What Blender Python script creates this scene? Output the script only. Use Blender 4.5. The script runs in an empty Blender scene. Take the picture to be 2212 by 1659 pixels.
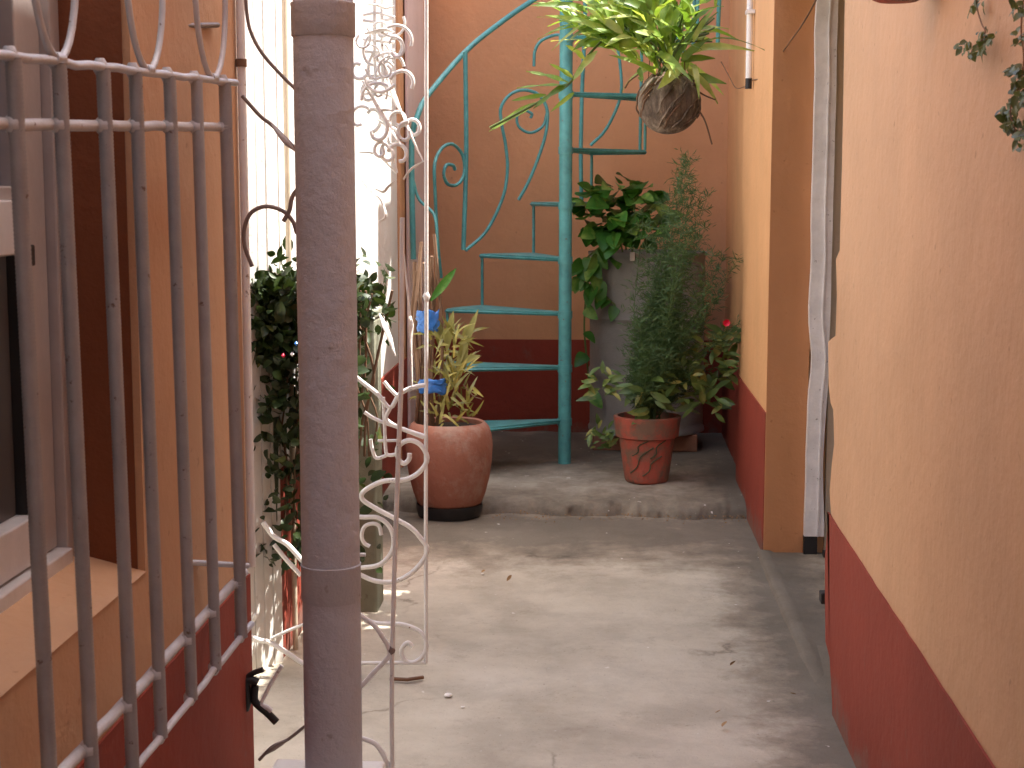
import bpy, bmesh, math, random
from mathutils import Vector, Matrix, noise
random.seed(7)
S = bpy.context.scene
COL = S.collection
R = math.radians

# ------------------------------------------------------------------ camera
CAM = Vector((0, 0, 1.35)); FPX = 3400.0
PITCH = R(7.06); YAW = R(3.29)
cd = bpy.data.cameras.new('camera'); cam = bpy.data.objects.new('camera', cd); COL.objects.link(cam)
cam.location = CAM; cam.rotation_euler = (R(90) - PITCH, 0, YAW)
cd.sensor_width = 36; cd.lens = 36 * FPX / 2212; cd.clip_start = 0.05; cd.clip_end = 400
S.camera = cam
cd.dof.use_dof = True; cd.dof.focus_distance = 4.2; cd.dof.aperture_fstop = 16

# ------------------------------------------------------------------ light
SUN = Vector((0.50, 0.14, 1.0)).normalized()
elev = math.asin(SUN.z); azim = math.atan2(SUN.x, SUN.y)
w = bpy.data.worlds.new('World'); S.world = w; w.use_nodes = True
nt = w.node_tree; bgn = nt.nodes['Background']
sky = nt.nodes.new('ShaderNodeTexSky'); sky.sky_type = 'NISHITA'; sky.sun_disc = False
sky.sun_elevation = elev; sky.sun_rotation = azim; sky.dust_density = 3.0; sky.air_density = .85; sky.ozone_density = .3
nt.links.new(sky.outputs[0], bgn.inputs[0]); bgn.inputs[1].default_value = 0.15
sl = bpy.data.lights.new('sun', 'SUN'); sl.energy = 3.4; sl.angle = R(0.5); sl.color = (1, 0.95, 0.87)
so = bpy.data.objects.new('sun', sl); COL.objects.link(so); so.location = (3, 3, 8)
so.rotation_euler = (-SUN).to_track_quat('-Z', 'Y').to_euler()
vs = S.view_settings; vs.view_transform = 'Standard'; vs.look = 'None'; vs.gamma = 1; vs.use_curve_mapping = False
vs.exposure = 2.02

# ------------------------------------------------------------------ pixel rays (photo read at 2212 x 1659)
CM = Matrix.Rotation(YAW, 3, 'Z') @ Matrix.Rotation(R(90) - PITCH, 3, 'X')
def ray(px, py):
    return (CM @ Vector(((px - 1106) / FPX, (829.5 - py) / FPX, -1))).normalized()
def onz(px, py, z=0.0):
    d = ray(px, py); return CAM + d * ((z - CAM.z) / d.z)
def ony(px, py, y):
    d = ray(px, py); return CAM + d * ((y - CAM.y) / d.y)
def onx(px, py, x):
    d = ray(px, py); return CAM + d * ((x - CAM.x) / d.x)
def onp(px, py, p, n):
    d = ray(px, py); return CAM + d * ((p - CAM).dot(n) / d.dot(n))
def crop(x0, y0, size):
    k = size / 1659.0
    return lambda cx, cy: ((x0 + cx * k) / 1.736, (y0 + cy * k) / 1.736)
c1 = crop(1500, 0, 700); c2 = crop(2060, 0, 800); c3 = crop(2060, 560, 800)
k4 = crop(860, 0, 840); k5 = crop(860, 800, 840); k6 = crop(860, 1500, 840); k7 = crop(860, 2040, 840)

# ------------------------------------------------------------------ materials
def newmat(name):
    m = bpy.data.materials.new(name); m.use_nodes = True
    n = m.node_tree; b = n.nodes['Principled BSDF']; return m, n, b
def N(n, t, **kw):
    x = n.nodes.new(t)
    for k, v in kw.items(): setattr(x, k, v)
    return x
def ramp(n, stops):
    r = N(n, 'ShaderNodeValToRGB'); e = r.color_ramp.elements
    e[0].position, e[0].color = stops[0][0], (*stops[0][1], 1)
    e[1].position, e[1].color = stops[-1][0], (*stops[-1][1], 1)
    for p, c in stops[1:-1]:
        q = e.new(p); q.color = (*c, 1)
    return r
def pos(n):
    return N(n, 'ShaderNodeNewGeometry').outputs['Position']
def noi(n, scale, detail=5, rough=.6, vec=None, stretch=None):
    t = N(n, 'ShaderNodeTexNoise'); t.inputs['Scale'].default_value = scale
    t.inputs['Detail'].default_value = detail; t.inputs['Roughness'].default_value = rough
    v = vec or pos(n)
    if stretch:
        mp = N(n, 'ShaderNodeMapping'); mp.inputs['Scale'].default_value = stretch
        n.links.new(v, mp.inputs[0]); v = mp.outputs[0]
    n.links.new(v, t.inputs['Vector']); return t.outputs['Fac']
def mixc(n, fac, a, b, mode='MIX'):
    m = N(n, 'ShaderNodeMix'); m.data_type = 'RGBA'; m.blend_type = mode
    for s, v in ((m.inputs[0], fac), (m.inputs[6], a), (m.inputs[7], b)):
        if hasattr(v, 'is_output'): n.links.new(v, s)
        elif isinstance(v, tuple): s.default_value = (*v, 1)
        else: s.default_value = v
    return m.outputs[2]
def bump(n, b, fac, strength, dist):
    u = N(n, 'ShaderNodeBump'); u.inputs['Strength'].default_value = strength; u.inputs['Distance'].default_value = dist
    n.links.new(fac, u.inputs['Height']); n.links.new(u.outputs[0], b.inputs['Normal'])
def sc(c, f): return tuple(min(1, v * f) for v in c)
def plaster(name, c, rough=.7, spots=True, bstr=.35, var=.10):
    m, n, b = newmat(name)
    r = ramp(n, [(.3, sc(c, 1 - var)), (.55, c), (.75, sc(c, 1 + var * .7))])
    n.links.new(noi(n, 2.3, 6, .6), r.inputs[0])
    st = ramp(n, [(.45, (1, 1, 1)), (.8, (.87, .84, .80))])
    n.links.new(noi(n, 1.6, 5, .6, stretch=(1.6, 1.6, .8)), st.inputs[0])
    col = mixc(n, .7, r.outputs[0], st.outputs[0], 'MULTIPLY')
    if spots:
        sp = ramp(n, [(.70, (1, 1, 1)), (.76, (.62, .55, .5))])
        n.links.new(noi(n, 38, 2, .5), sp.inputs[0])
        col = mixc(n, .55, col, sp.outputs[0], 'MULTIPLY')
    n.links.new(col, b.inputs['Base Color']); b.inputs['Roughness'].default_value = rough
    b.inputs['Specular IOR Level'].default_value = .35
    a = noi(n, 26, 8, .62); a2 = noi(n, 3.2, 3, .5)
    ad = N(n, 'ShaderNodeMath', operation='ADD'); n.links.new(a, ad.inputs[0])
    ml = N(n, 'ShaderNodeMath', operation='MULTIPLY'); ml.inputs[1].default_value = 1.2
    n.links.new(a2, ml.inputs[0]); n.links.new(ml.outputs[0], ad.inputs[1])
    bump(n, b, ad.outputs[0], bstr, .012)
    return m
def paint(name, c, rough=.4, var=.15, chips=None, bs=60, bst=.25, metallic=0):
    m, n, b = newmat(name)
    r = ramp(n, [(.3, sc(c, 1 - var)), (.7, sc(c, 1 + var))]); n.links.new(noi(n, 14, 6, .65), r.inputs[0])
    col = r.outputs[0]
    if chips:
        cr = ramp(n, [(.64, (0, 0, 0)), (.69, (1, 1, 1))]); n.links.new(noi(n, 45, 5, .7), cr.inputs[0])
        col = mixc(n, cr.outputs[0], col, chips)
    n.links.new(col, b.inputs['Base Color']); b.inputs['Roughness'].default_value = rough
    b.inputs['Metallic'].default_value = metallic
    bump(n, b, noi(n, bs, 6, .6), bst, .003)
    return m
def leafmat(name, dark, light, trans=.3, rough=.42, yellow=None):
    m, n, b = newmat(name)
    oi = N(n, 'ShaderNodeObjectInfo')
    r = ramp(n, [(0, dark), (.7, light), (1, yellow or sc(light, 1.3))])
    ad = N(n, 'ShaderNodeMath', operation='ADD'); ad.inputs[1].default_value = 0
    f = noi(n, 22, 3, .5)
    ma = N(n, 'ShaderNodeMath', operation='MULTIPLY_ADD'); ma.inputs[1].default_value = .9; ma.inputs[2].default_value = -.2
    n.links.new(f, ma.inputs[0])
    mb = N(n, 'ShaderNodeMath', operation='MULTIPLY_ADD'); mb.inputs[1].default_value = .7
    n.links.new(oi.outputs['Random'], mb.inputs[0]); n.links.new(ma.outputs[0], mb.inputs[2])
    n.links.new(mb.outputs[0], r.inputs[0])
    n.links.new(r.outputs[0], b.inputs['Base Color']); b.inputs['Roughness'].default_value = rough
    tr = N(n, 'ShaderNodeBsdfTranslucent')
    tc = mixc(n, 1.0, r.outputs[0], (1.0, 1.0, .45), 'MULTIPLY'); n.links.new(tc, tr.inputs[0])
    ms = N(n, 'ShaderNodeMixShader'); ms.inputs[0].default_value = trans
    n.links.new(b.outputs[0], ms.inputs[1]); n.links.new(tr.outputs[0], ms.inputs[2])
    n.links.new(ms.outputs[0], n.nodes['Material Output'].inputs[0])
    bump(n, b, noi(n, 90, 4), .3, .002)
    return m

M = {}
M['ochre'] = plaster('ochre_plaster', (.65, .385, .22), .62)
M['apricot'] = plaster('apricot_plaster', (.72, .40, .19), .6)
M['back'] = plaster('orange_plaster', (.66, .345, .175), .7)
M['leftp'] = plaster('orange_plaster_left', (.60, .355, .205), .66)
M['brown'] = plaster('reveal_brown', (.21, .065, .024), .6, False)
M['pilaster'] = plaster('burnt_orange_paint', (.55, .26, .115), .6)
M['red'] = plaster('oxide_red_paint', (.27, .044, .024), .75, True, .3, .16)
M['white'] = plaster('white_limewash', (.78, .76, .72), .7)
M['pink'] = plaster('pink_jamb', (.74, .58, .54), .6)
M['cream'] = plaster('cream_wall', (.6, .52, .4), .7)
M['olive'] = plaster('olive_panel', (.17, .105, .03), .6, False)
M['column'] = plaster('mauve_grey_paint', (.49, .50, .555), .62, True, .7, .05)
M['grille'] = paint('skylit_grille_paint', (.56, .57, .61), .34, .12, (.16, .11, .09), 120, .4)  # rails paler than the bars: sky highlight put into the colour
M['iron'] = paint('white_iron_paint', (.80, .78, .75), .32, .12, (.22, .12, .08), 90, .5)
M['rusty'] = paint('brown_iron', (.22, .17, .15), .5, .3)
M['teal'] = paint('teal_paint', (.085, .33, .335), .45, .28, (.13, .085, .055), 45, .7)
def dirty(m, c2, lo=.5, hi=.62, sc_=7):
    n = m.node_tree; b = n.nodes['Principled BSDF']; src = b.inputs['Base Color'].links[0].from_socket
    rp = ramp(n, [(lo, (0, 0, 0)), (hi, (.85, .85, .85))]); n.links.new(noi(n, sc_, 8, .7), rp.inputs[0])
    n.links.new(mixc(n, rp.outputs[0], src, c2), b.inputs['Base Color']); return m
M['terra'] = plaster('terracotta', (.40, .175, .12), .75, True, .5, .18)
M['terra2'] = plaster('terracotta_worn', (.46, .11, .075), .7, True, .5, .25)
dirty(M['terra2'], (.17, .13, .09), .40, .56, 11); dirty(M['terra'], (.42, .30, .24), .50, .68, 7); dirty(M['drum'], (.12, .125, .09), .5, .62, 5) if 'drum' in M else None
M['bar'] = paint('dim_grille_paint', (.33, .335, .36), .36, .15, (.14, .09, .07), 120, .4)  # same grille paint, darkened for bars that catch less sky light
M['alu'] = paint('window_aluminium', (.42, .38, .37), .35, .08)
M['aluw'] = paint('window_white', (.62, .60, .60), .35, .08)
M['black'] = paint('black_rubber', (.012, .012, .013), .5)
M['beige'] = paint('beige_pipe_paint', (.55, .47, .36), .4)
M['wpipe'] = paint('white_pipe', (.78, .78, .76), .4, .06, (.3, .25, .2))
M['jamb'] = paint('chipped_white_jamb', (.82, .81, .80), .5, .12, (.3, .27, .25), 26, 1.0)
M['blue'] = paint('blue_plastic', (.04, .18, .55), .3)
M['flower'] = paint('crimson_petals', (.62, .01, .05), .5)
M['soil'] = plaster('soil', (.03, .022, .016), .95)
M['wire'] = paint('copper_wire', (.20, .10, .05), .4)
M['drum'] = plaster('grey_drum', (.25, .245, .23), .55, True, .5, .2)
M['brick'] = plaster('old_brick', (.25, .12, .08), .9)
M['post'] = plaster('lichened_post', (.27, .28, .21), .85, True, .6, .3)
M['moss'] = plaster('mossy_cane', (.075, .10, .06), .9, True, .8, .4)
M['stemg'] = plaster('green_stem', (.10, .15, .035), .6, False)
M['twig'] = plaster('dry_twig', (.20, .12, .075), .9, False)
M['leafbush'] = leafmat('bush_leaf', (.008, .016, .006), (.035, .06, .015), .18, yellow=(.16, .15, .04))
M['leafpothos'] = leafmat('pothos_leaf', (.02, .085, .012), (.06, .21, .025), .25, .42, yellow=(.26, .42, .09))
M['leafpot'] = leafmat('potted_leaf', (.05, .10, .03), (.15, .24, .06), .25, .4, yellow=(.38, .36, .10))
M['feather'] = leafmat('feathery_leaf', (.045, .095, .035), (.11, .20, .07), .3, .6)
M['strap'] = leafmat('strap_leaf', (.06, .14, .02), (.26, .40, .07), .45, .4, yellow=(.55, .60, .20))
M['croton'] = leafmat('croton_leaf', (.12, .12, .03), (.34, .32, .08), .25, .4, yellow=(.62, .52, .14))
M['vine'] = leafmat('vine_leaf', (.03, .05, .018), (.12, .17, .06), .25, .4)
M['deadleaf'] = leafmat('dead_leaf', (.10, .05, .02), (.30, .18, .08), .1, .8)
m, n, b = newmat('window_glass'); b.inputs['Base Color'].default_value = (.085, .08, .08, 1); b.inputs['Roughness'].default_value = .12; b.inputs['IOR'].default_value = 1.18
b.inputs['Specular IOR Level'].default_value = .3; M['glass'] = m
# coconut husk
m, n, b = newmat('coconut_husk')
r = ramp(n, [(.3, (.05, .035, .025)), (.52, (.20, .155, .115)), (.72, (.52, .44, .34))])
n.links.new(noi(n, 30, 6, .7, stretch=(1, 1, .35)), r.inputs[0]); n.links.new(r.outputs[0], b.inputs['Base Color'])
b.inputs['Roughness'].default_value = .85; bump(n, b, noi(n, 55, 6, .7, stretch=(1, 1, .3)), 1, .012); M['husk'] = m
def splash(m, c2, h):
    n = m.node_tree; b = n.nodes['Principled BSDF']; src = b.inputs['Base Color'].links[0].from_socket
    sx = N(n, 'ShaderNodeSeparateXYZ'); n.links.new(pos(n), sx.inputs[0])
    mr = N(n, 'ShaderNodeMapRange'); n.links.new(sx.outputs[2], mr.inputs[0]); mr.inputs[1].default_value = 0; mr.inputs[2].default_value = h
    mr.inputs[3].default_value = .28; mr.inputs[4].default_value = 0
    ad = N(n, 'ShaderNodeMath', operation='ADD'); n.links.new(mr.outputs[0], ad.inputs[0]); n.links.new(noi(n, 9, 9, .75), ad.inputs[1])
    rp = ramp(n, [(.60, (0, 0, 0)), (.78, (.8, .8, .8))]); n.links.new(ad.outputs[0], rp.inputs[0])
    n.links.new(mixc(n, rp.outputs[0], src, c2), b.inputs['Base Color'])
splash(M['red'], (.19, .11, .085), .14)
# worn concrete floor
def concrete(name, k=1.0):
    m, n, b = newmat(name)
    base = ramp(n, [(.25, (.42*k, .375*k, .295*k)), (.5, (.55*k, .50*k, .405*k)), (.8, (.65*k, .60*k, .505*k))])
    n.links.new(noi(n, 2.2, 8, .62), base.inputs[0])
    st = ramp(n, [(.42, (.34, .31, .28)), (.55, (.80, .78, .75)), (.66, (1, 1, 1))])
    n.links.new(noi(n, 3.1, 9, .7, stretch=(1, 1, 1)), st.inputs[0])
    # grime gathers along the step and the right-hand wall
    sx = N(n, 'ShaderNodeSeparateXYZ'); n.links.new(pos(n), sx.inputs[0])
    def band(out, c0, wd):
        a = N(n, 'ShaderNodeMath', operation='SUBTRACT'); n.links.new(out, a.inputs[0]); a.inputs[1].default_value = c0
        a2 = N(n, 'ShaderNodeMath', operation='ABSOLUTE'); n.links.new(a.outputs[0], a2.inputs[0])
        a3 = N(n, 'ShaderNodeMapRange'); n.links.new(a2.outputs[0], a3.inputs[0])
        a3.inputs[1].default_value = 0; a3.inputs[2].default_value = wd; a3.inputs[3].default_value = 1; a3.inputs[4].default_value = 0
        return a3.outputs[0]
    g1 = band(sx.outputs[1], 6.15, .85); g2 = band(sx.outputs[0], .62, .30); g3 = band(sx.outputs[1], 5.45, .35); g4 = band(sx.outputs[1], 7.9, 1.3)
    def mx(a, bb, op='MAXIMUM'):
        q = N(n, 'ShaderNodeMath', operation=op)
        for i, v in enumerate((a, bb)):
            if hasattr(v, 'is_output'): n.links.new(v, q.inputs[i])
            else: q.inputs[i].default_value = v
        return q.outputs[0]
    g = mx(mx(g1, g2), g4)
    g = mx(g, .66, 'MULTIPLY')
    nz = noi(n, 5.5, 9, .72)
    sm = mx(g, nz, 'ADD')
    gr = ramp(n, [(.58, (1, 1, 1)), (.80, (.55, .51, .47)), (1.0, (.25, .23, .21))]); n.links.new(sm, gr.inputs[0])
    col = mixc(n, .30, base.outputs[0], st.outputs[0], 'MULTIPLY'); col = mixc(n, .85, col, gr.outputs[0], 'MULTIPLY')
    sp = ramp(n, [(.70, (1, 1, 1)), (.74, (.35, .32, .3))]); n.links.new(noi(n, 48, 3, .6), sp.inputs[0])
    col = mixc(n, .5, col, sp.outputs[0], 'MULTIPLY')
    vo = N(n, 'ShaderNodeTexVoronoi', feature='DISTANCE_TO_EDGE'); vo.inputs['Scale'].default_value = .9
    wv = N(n, 'ShaderNodeMix'); wv.data_type = 'VECTOR'; wv.inputs[0].default_value = .22
    tn = N(n, 'ShaderNodeTexNoise'); tn.inputs['Scale'].default_value = 4; tn.inputs['Detail'].default_value = 8; n.links.new(pos(n), tn.inputs['Vector'])
    n.links.new(pos(n), wv.inputs[4]); n.links.new(tn.outputs['Color'], wv.inputs[5]); n.links.new(wv.outputs[1], vo.inputs['Vector'])
    ck = ramp(n, [(.0, (.35, .32, .29)), (.0022, (.6, .57, .54)), (.005, (1, 1, 1))]); n.links.new(vo.outputs['Distance'], ck.inputs[0])
    mk = ramp(n, [(.50, (0, 0, 0)), (.60, (.75, .75, .75))]); n.links.new(noi(n, 1.3, 4), mk.inputs[0])
    col = mixc(n, mk.outputs[0], col, mixc(n, 1.0, col, ck.outputs[0], 'MULTIPLY'))
    sp3 = ramp(n, [(.66, (1, 1, 1)), (.71, (.45, .42, .4))]); n.links.new(noi(n, 120, 2, .6), sp3.inputs[0])
    col = mixc(n, .45, col, sp3.outputs[0], 'MULTIPLY')
    sp2 = ramp(n, [(.74, (0, 0, 0)), (.77, (1, 1, 1))]); n.links.new(noi(n, 30, 2, .5), sp2.inputs[0])
    col = mixc(n, sp2.outputs[0], col, (.66, .63, .58))
    n.links.new(col, b.inputs['Base Color']); b.inputs['Roughness'].default_value = .82
    bump(n, b, mx(noi(n, 14, 10, .7), noi(n, 3, 4, .5), 'ADD'), .6, .012)
    return m
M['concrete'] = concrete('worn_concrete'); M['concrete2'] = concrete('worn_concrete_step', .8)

# ------------------------------------------------------------------ builders
class MB:
    def __init__(s): s.v = []; s.f = []
    def box(s, a, b):
        (x0, y0, z0), (x1, y1, z1) = a, b; i = len(s.v)
        s.v += [(x0,y0,z0),(x1,y0,z0),(x1,y1,z0),(x0,y1,z0),(x0,y0,z1),(x1,y0,z1),(x1,y1,z1),(x0,y1,z1)]
        s.f += [(i,i+3,i+2,i+1),(i+4,i+5,i+6,i+7),(i,i+1,i+5,i+4),(i+1,i+2,i+6,i+5),(i+2,i+3,i+7,i+6),(i+3,i,i+4,i+7)]
        return s
    def prism(s, poly, axis, a, b):
        """polygon in the plane across axis ('x': (y,z), 'y': (x,z), 'z': (x,y)), extruded a..b"""
        def mk(p, t):
            return {'x': (t, p[0], p[1]), 'y': (p[0], t, p[1]), 'z': (p[0], p[1], t)}[axis]
        i = len(s.v); k = len(poly)
        s.v += [mk(p, a) for p in poly] + [mk(p, b) for p in poly]
        s.f += [tuple(range(i, i + k)), tuple(range(i + 2 * k - 1, i + k - 1, -1))]
        s.f += [(i + j, i + k + j, i + k + (j + 1) % k, i + (j + 1) % k) for j in range(k)]
        return s
    def tube(s, pts, r, sides=8, flat=1.0, up=None, closed=False):
        pts = [Vector(p) for p in pts]; n = len(pts)
        rr = r if isinstance(r, (list, tuple)) else [r] * n
        t0 = (pts[1] - pts[0]).normalized()
        a = Vector(up) if up else (Vector((0, 0, 1)) if abs(t0.z) < .9 else Vector((1, 0, 0)))
        a = (a - t0 * a.dot(t0)).normalized(); i0 = len(s.v)
        for i, p in enumerate(pts):
            t = (pts[min(i + 1, n - 1)] - pts[max(i - 1, 0)]).normalized()
            a = (a - t * a.dot(t))
            a = a.normalized() if a.length > 1e-6 else t.orthogonal().normalized()
            c = t.cross(a)
            for k in range(sides):
                th = 2 * math.pi * k / sides
                s.v.append(tuple(p + (a * math.cos(th) + c * math.sin(th) * flat) * rr[i]))
        for i in range(n - 1):
            for k in range(sides):
                x = i0 + i * sides + k; y = i0 + i * sides + (k + 1) % sides
                s.f.append((x, y, y + sides, x + sides))
        s.f.append(tuple(range(i0 + sides - 1, i0 - 1, -1))); e = i0 + (n - 1) * sides
        s.f.append(tuple(range(e, e + sides)))
        return s
    def lathe(s, prof, c, sides=40, wob=0.0, seed=0):
        i0 = len(s.v)
        for r, z in prof:
            for k in range(sides):
                th = 2 * math.pi * k / sides
                q = r * (1 + wob * noise.noise(Vector((math.cos(th) * 1.5 + seed, math.sin(th) * 1.5, z * 4))))
                s.v.append((c[0] + q * math.cos(th), c[1] + q * math.sin(th), c[2] + z))
        for i in range(len(prof) - 1):
            for k in range(sides):
                x = i0 + i * sides + k; y = i0 + i * sides + (k + 1) % sides
                s.f.append((x, y, y + sides, x + sides))
        s.f.append(tuple(range(i0 + sides - 1, i0 - 1, -1))); e = i0 + (len(prof) - 1) * sides
        s.f.append(tuple(range(e, e + sides)))
        return s
    def build(s, name, mat, parent=None, smooth=False, bevel=0):
        me = bpy.data.meshes.new(name); me.from_pydata(s.v, [], s.f); me.validate()
        o = bpy.data.objects.new(name, me); COL.objects.link(o); me.materials.append(mat)
        bm = bmesh.new(); bm.from_mesh(me); bmesh.ops.recalc_face_normals(bm, faces=bm.faces)
        if bevel: bmesh.ops.bevel(bm, geom=list(bm.edges), offset=bevel, segments=2, affect='EDGES', profile=.5)
        bm.to_mesh(me); bm.free()
        if smooth:
            me.polygons.foreach_set('use_smooth', [True] * len(me.polygons))
            try: me.set_sharp_from_angle(angle=R(50))
            except Exception: pass
        if parent: o.parent = parent; o.matrix_parent_inverse = parent.matrix_world.inverted()
        return o
def thing(name, label, cat, loc, group=None):
    o = bpy.data.objects.new(name, None); COL.objects.link(o); o.empty_display_size = .1
    o.location = loc; o['label'] = label; o['category'] = cat
    if group: o['group'] = group
    o.matrix_world = Matrix.Translation(loc)
    return o
def tag(o, label, cat, group=None):
    o['label'] = label; o['category'] = cat
    if group: o['group'] = group
    return o
def smooth(pts, sub=6):
    pts = [Vector(p) for p in pts]
    if len(pts) < 3: return pts
    q = [2 * pts[0] - pts[1]] + pts + [2 * pts[-1] - pts[-2]]; out = []
    for i in range(1, len(q) - 2):
        a, b_, c, d = q[i - 1], q[i], q[i + 1], q[i + 2]
        for j in range(sub):
            t = j / sub
            out.append(.5 * ((2 * b_) + (c - a) * t + (2 * a - 5 * b_ + 4 * c - d) * t * t + (3 * b_ - a - 3 * c + d) * t ** 3))
    out.append(q[-2]); return out
def lerp(a, b, t): return a + (b - a) * t

def leaf_mesh(name, L, W, mat, seg=4, fold=.25, droop=.25, shape='oval', wavy=0.0):
    """leaf along +Y, blade facing +Z, base at origin"""
    v = []; f = []
    for i in range(seg + 1):
        t = i / seg
        if shape == 'oval': ww = math.sin(math.pi * min(1, t * .96 + .03)) ** .75
        elif shape == 'heart': ww = (math.sin(math.pi * min(1, t ** .62 * .97 + .02))) ** .7
        elif shape == 'strap': ww = min(1, t * 5 + .25) * (1 - max(0, t - .55) / .45) ** .7 if t < 1 else .02
        else: ww = (1 - t) ** .6 * min(1, t * 6 + .3)
        ww = max(ww, .03) * W / 2
        y = t * L; z = -droop * L * t * t + .0
        wv = wavy * W * math.sin(t * 14)
        v += [(-ww, y, z + fold * ww + wv), (0, y, z), (ww, y, z + fold * ww - wv)]
    for i in range(seg):
        a = i * 3
        f += [(a, a + 1, a + 4, a + 3), (a + 1, a + 2, a + 5, a + 4)]
    me = bpy.data.meshes.new(name); me.from_pydata(v, [], f); me.materials.append(mat)
    me.polygons.foreach_set('use_smooth', [True] * len(me.polygons)); return me
def orient(p, d, up=None, roll=0.0, s=1.0):
    d = Vector(d).normalized(); up = Vector(up) if up is not None else Vector((0, 0, 1))
    x = d.cross(up)
    if x.length < 1e-3: x = Vector((1, 0, 0))
    x.normalize(); z = x.cross(d)
    m_ = Matrix((x, d, z)).transposed().to_4x4()
    return Matrix.Translation(p) @ m_ @ Matrix.Rotation(roll, 4, 'Y') @ Matrix.Scale(s, 4)
def put(name, me, mw, parent):
    o = bpy.data.objects.new(name, me); COL.objects.link(o)
    o.parent = parent; o.matrix_basis = parent.matrix_world.inverted() @ mw
    return o
def joined(name, items, parent):
    """many leaves as one 'stuff' mesh: items = [(mesh, matrix)]"""
    v = []; f = []
    for me, mw in items:
        i = len(v); v += [tuple(mw @ q.co) for q in me.vertices]; f += [tuple(i + k for k in p.vertices) for p in me.polygons]
    me2 = bpy.data.meshes.new(name); me2.from_pydata(v, [], f); me2.materials.append(items[0][0].materials[0])
    me2.polygons.foreach_set('use_smooth', [True] * len(me2.polygons))
    o = bpy.data.objects.new(name, me2); COL.objects.link(o); o.parent = parent
    o.matrix_parent_inverse = parent.matrix_world.inverted(); o['kind'] = 'stuff'; return o
def rnd(a=1.0): return random.uniform(-a, a)
def rvec(): 
    while True:
        q = Vector((rnd(), rnd(), rnd()))
        if .1 < q.length < 1: return q.normalized()

# ================================================================== SETTING
XR = onz(1590, 1060).x          # face of the right-hand walls
YE = onz(1665, 1197).y          # where the far right wall ends
YB = 8.37; XL = -.93; STEP = .055; YS = 6.47

# ground under everything and the concrete passage, a finely wavy sheet
def sheet(name, x0, x1, y0, y1, nx, ny, hz, mat, kind=True):
    v = []; f = []
    for j in range(ny + 1):
        for i in range(nx + 1):
            x = lerp(x0, x1, i / nx); y = lerp(y0, y1, j / ny); v.append((x, y, hz(x, y)))
    for j in range(ny):
        for i in range(nx):
            a = j * (nx + 1) + i; f.append((a, a + 1, a + nx + 2, a + nx + 1))
    me = bpy.data.meshes.new(name); me.from_pydata(v, [], f); me.materials.append(mat)
    me.polygons.foreach_set('use_smooth', [True] * len(me.polygons))
    o = bpy.data.objects.new(name, me); COL.objects.link(o)
    if kind: o['kind'] = 'structure'
    return o
g = sheet('ground', -60, 60, -60, 60, 4, 4, lambda x, y: -.05, M['soil'])
def fl(x, y): return .008 * noise.noise(Vector((x * 1.4, y * 1.4, 3))) + .003 * noise.noise(Vector((x * 7, y * 7, 1)))
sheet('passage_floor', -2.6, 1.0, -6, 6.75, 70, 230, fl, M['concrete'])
# raised concrete at the far end with a broken front edge
v = []; f = []; nx = 320
rows = [(-.035, -.03), (-.012, STEP * .35), (.01, STEP * .72), (.04, STEP * .94), (.085, STEP), (.3, STEP), (1.0, STEP), (1.95, STEP)]
for j, (dy, z) in enumerate(rows):
    for i in range(nx + 1):
        x = lerp(-1.2, .95, i / nx)
        e = .045 * noise.noise(Vector((x * 4, 0, 0))) + .022 * noise.noise(Vector((x * 17, 2, 0))) + (.03 * noise.noise(Vector((x * 8, 7, j * 1.3))) + .010 * noise.noise(Vector((x * 45, 3, j * 2.1))) if 0 < j < 5 else 0) + .05 * max(0, -x - .1) * 0
        e = e if j < 5 else 0
        zz = z + (.004 * noise.noise(Vector((x * 40, dy * 60, 2))) if 0 < j < 5 else 0) + (.006 * noise.noise(Vector((x * 9, dy * 9, 5))) if j > 0 else 0)
        v.append((x, YS + dy + e - .035 * (x + .2), zz))
for j in range(len(rows) - 1):
    for i in range(nx):
        a = j * (nx + 1) + i; f.append((a, a + 1, a + nx + 2, a + nx + 1))
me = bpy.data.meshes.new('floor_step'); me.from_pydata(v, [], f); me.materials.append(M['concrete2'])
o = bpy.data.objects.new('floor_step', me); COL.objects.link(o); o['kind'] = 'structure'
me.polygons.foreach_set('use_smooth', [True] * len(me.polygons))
# doorway apron with a cement lip
mb = MB()
def thr(y): return XR - .025 + .010 * noise.noise(Vector((0, y * 6, 0)))
ys = [lerp(3.5, YE - .01, i / 60) for i in range(61)]
v = []; f = []
for y in ys:
    e = thr(y); k = max(0, 4.75 - y) * .04; v += [(e - .012, y, -.02 - k), (e, y, .012 - k), (e + .012, y, .020 - k), (e + .045, y, .017 - k), (e + .06, y, .010 - k), (2.2, y, .012 - k)]
for i in range(60):
    for k in range(5):
        a = i * 6 + k; f.append((a, a + 1, a + 7, a + 6))
me = bpy.data.meshes.new('doorway_apron'); me.from_pydata(v, [], f); me.materials.append(M['concrete'])
o = bpy.data.objects.new('doorway_apron', me); COL.objects.link(o); o['kind'] = 'structure'
me.polygons.foreach_set('use_smooth', [True] * len(me.polygons))

# ---- back wall with its red skirting band
HW = 1.35 + (ony(1100, 733, YB).z - 1.35)
t = thing('orange_wall', 'orange plastered end wall with dark red lower band behind the teal spiral staircase', 'wall', (0, YB, 0))
MB().box((-2.2, YB, 0), (2.0, YB + .2, 3.0)).build('wall', M['back'], t)
MB().box((XL, YB - .005, 0), (XR + .05, YB - .0005, HW)).build('wainscot', M['red'], t)

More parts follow.
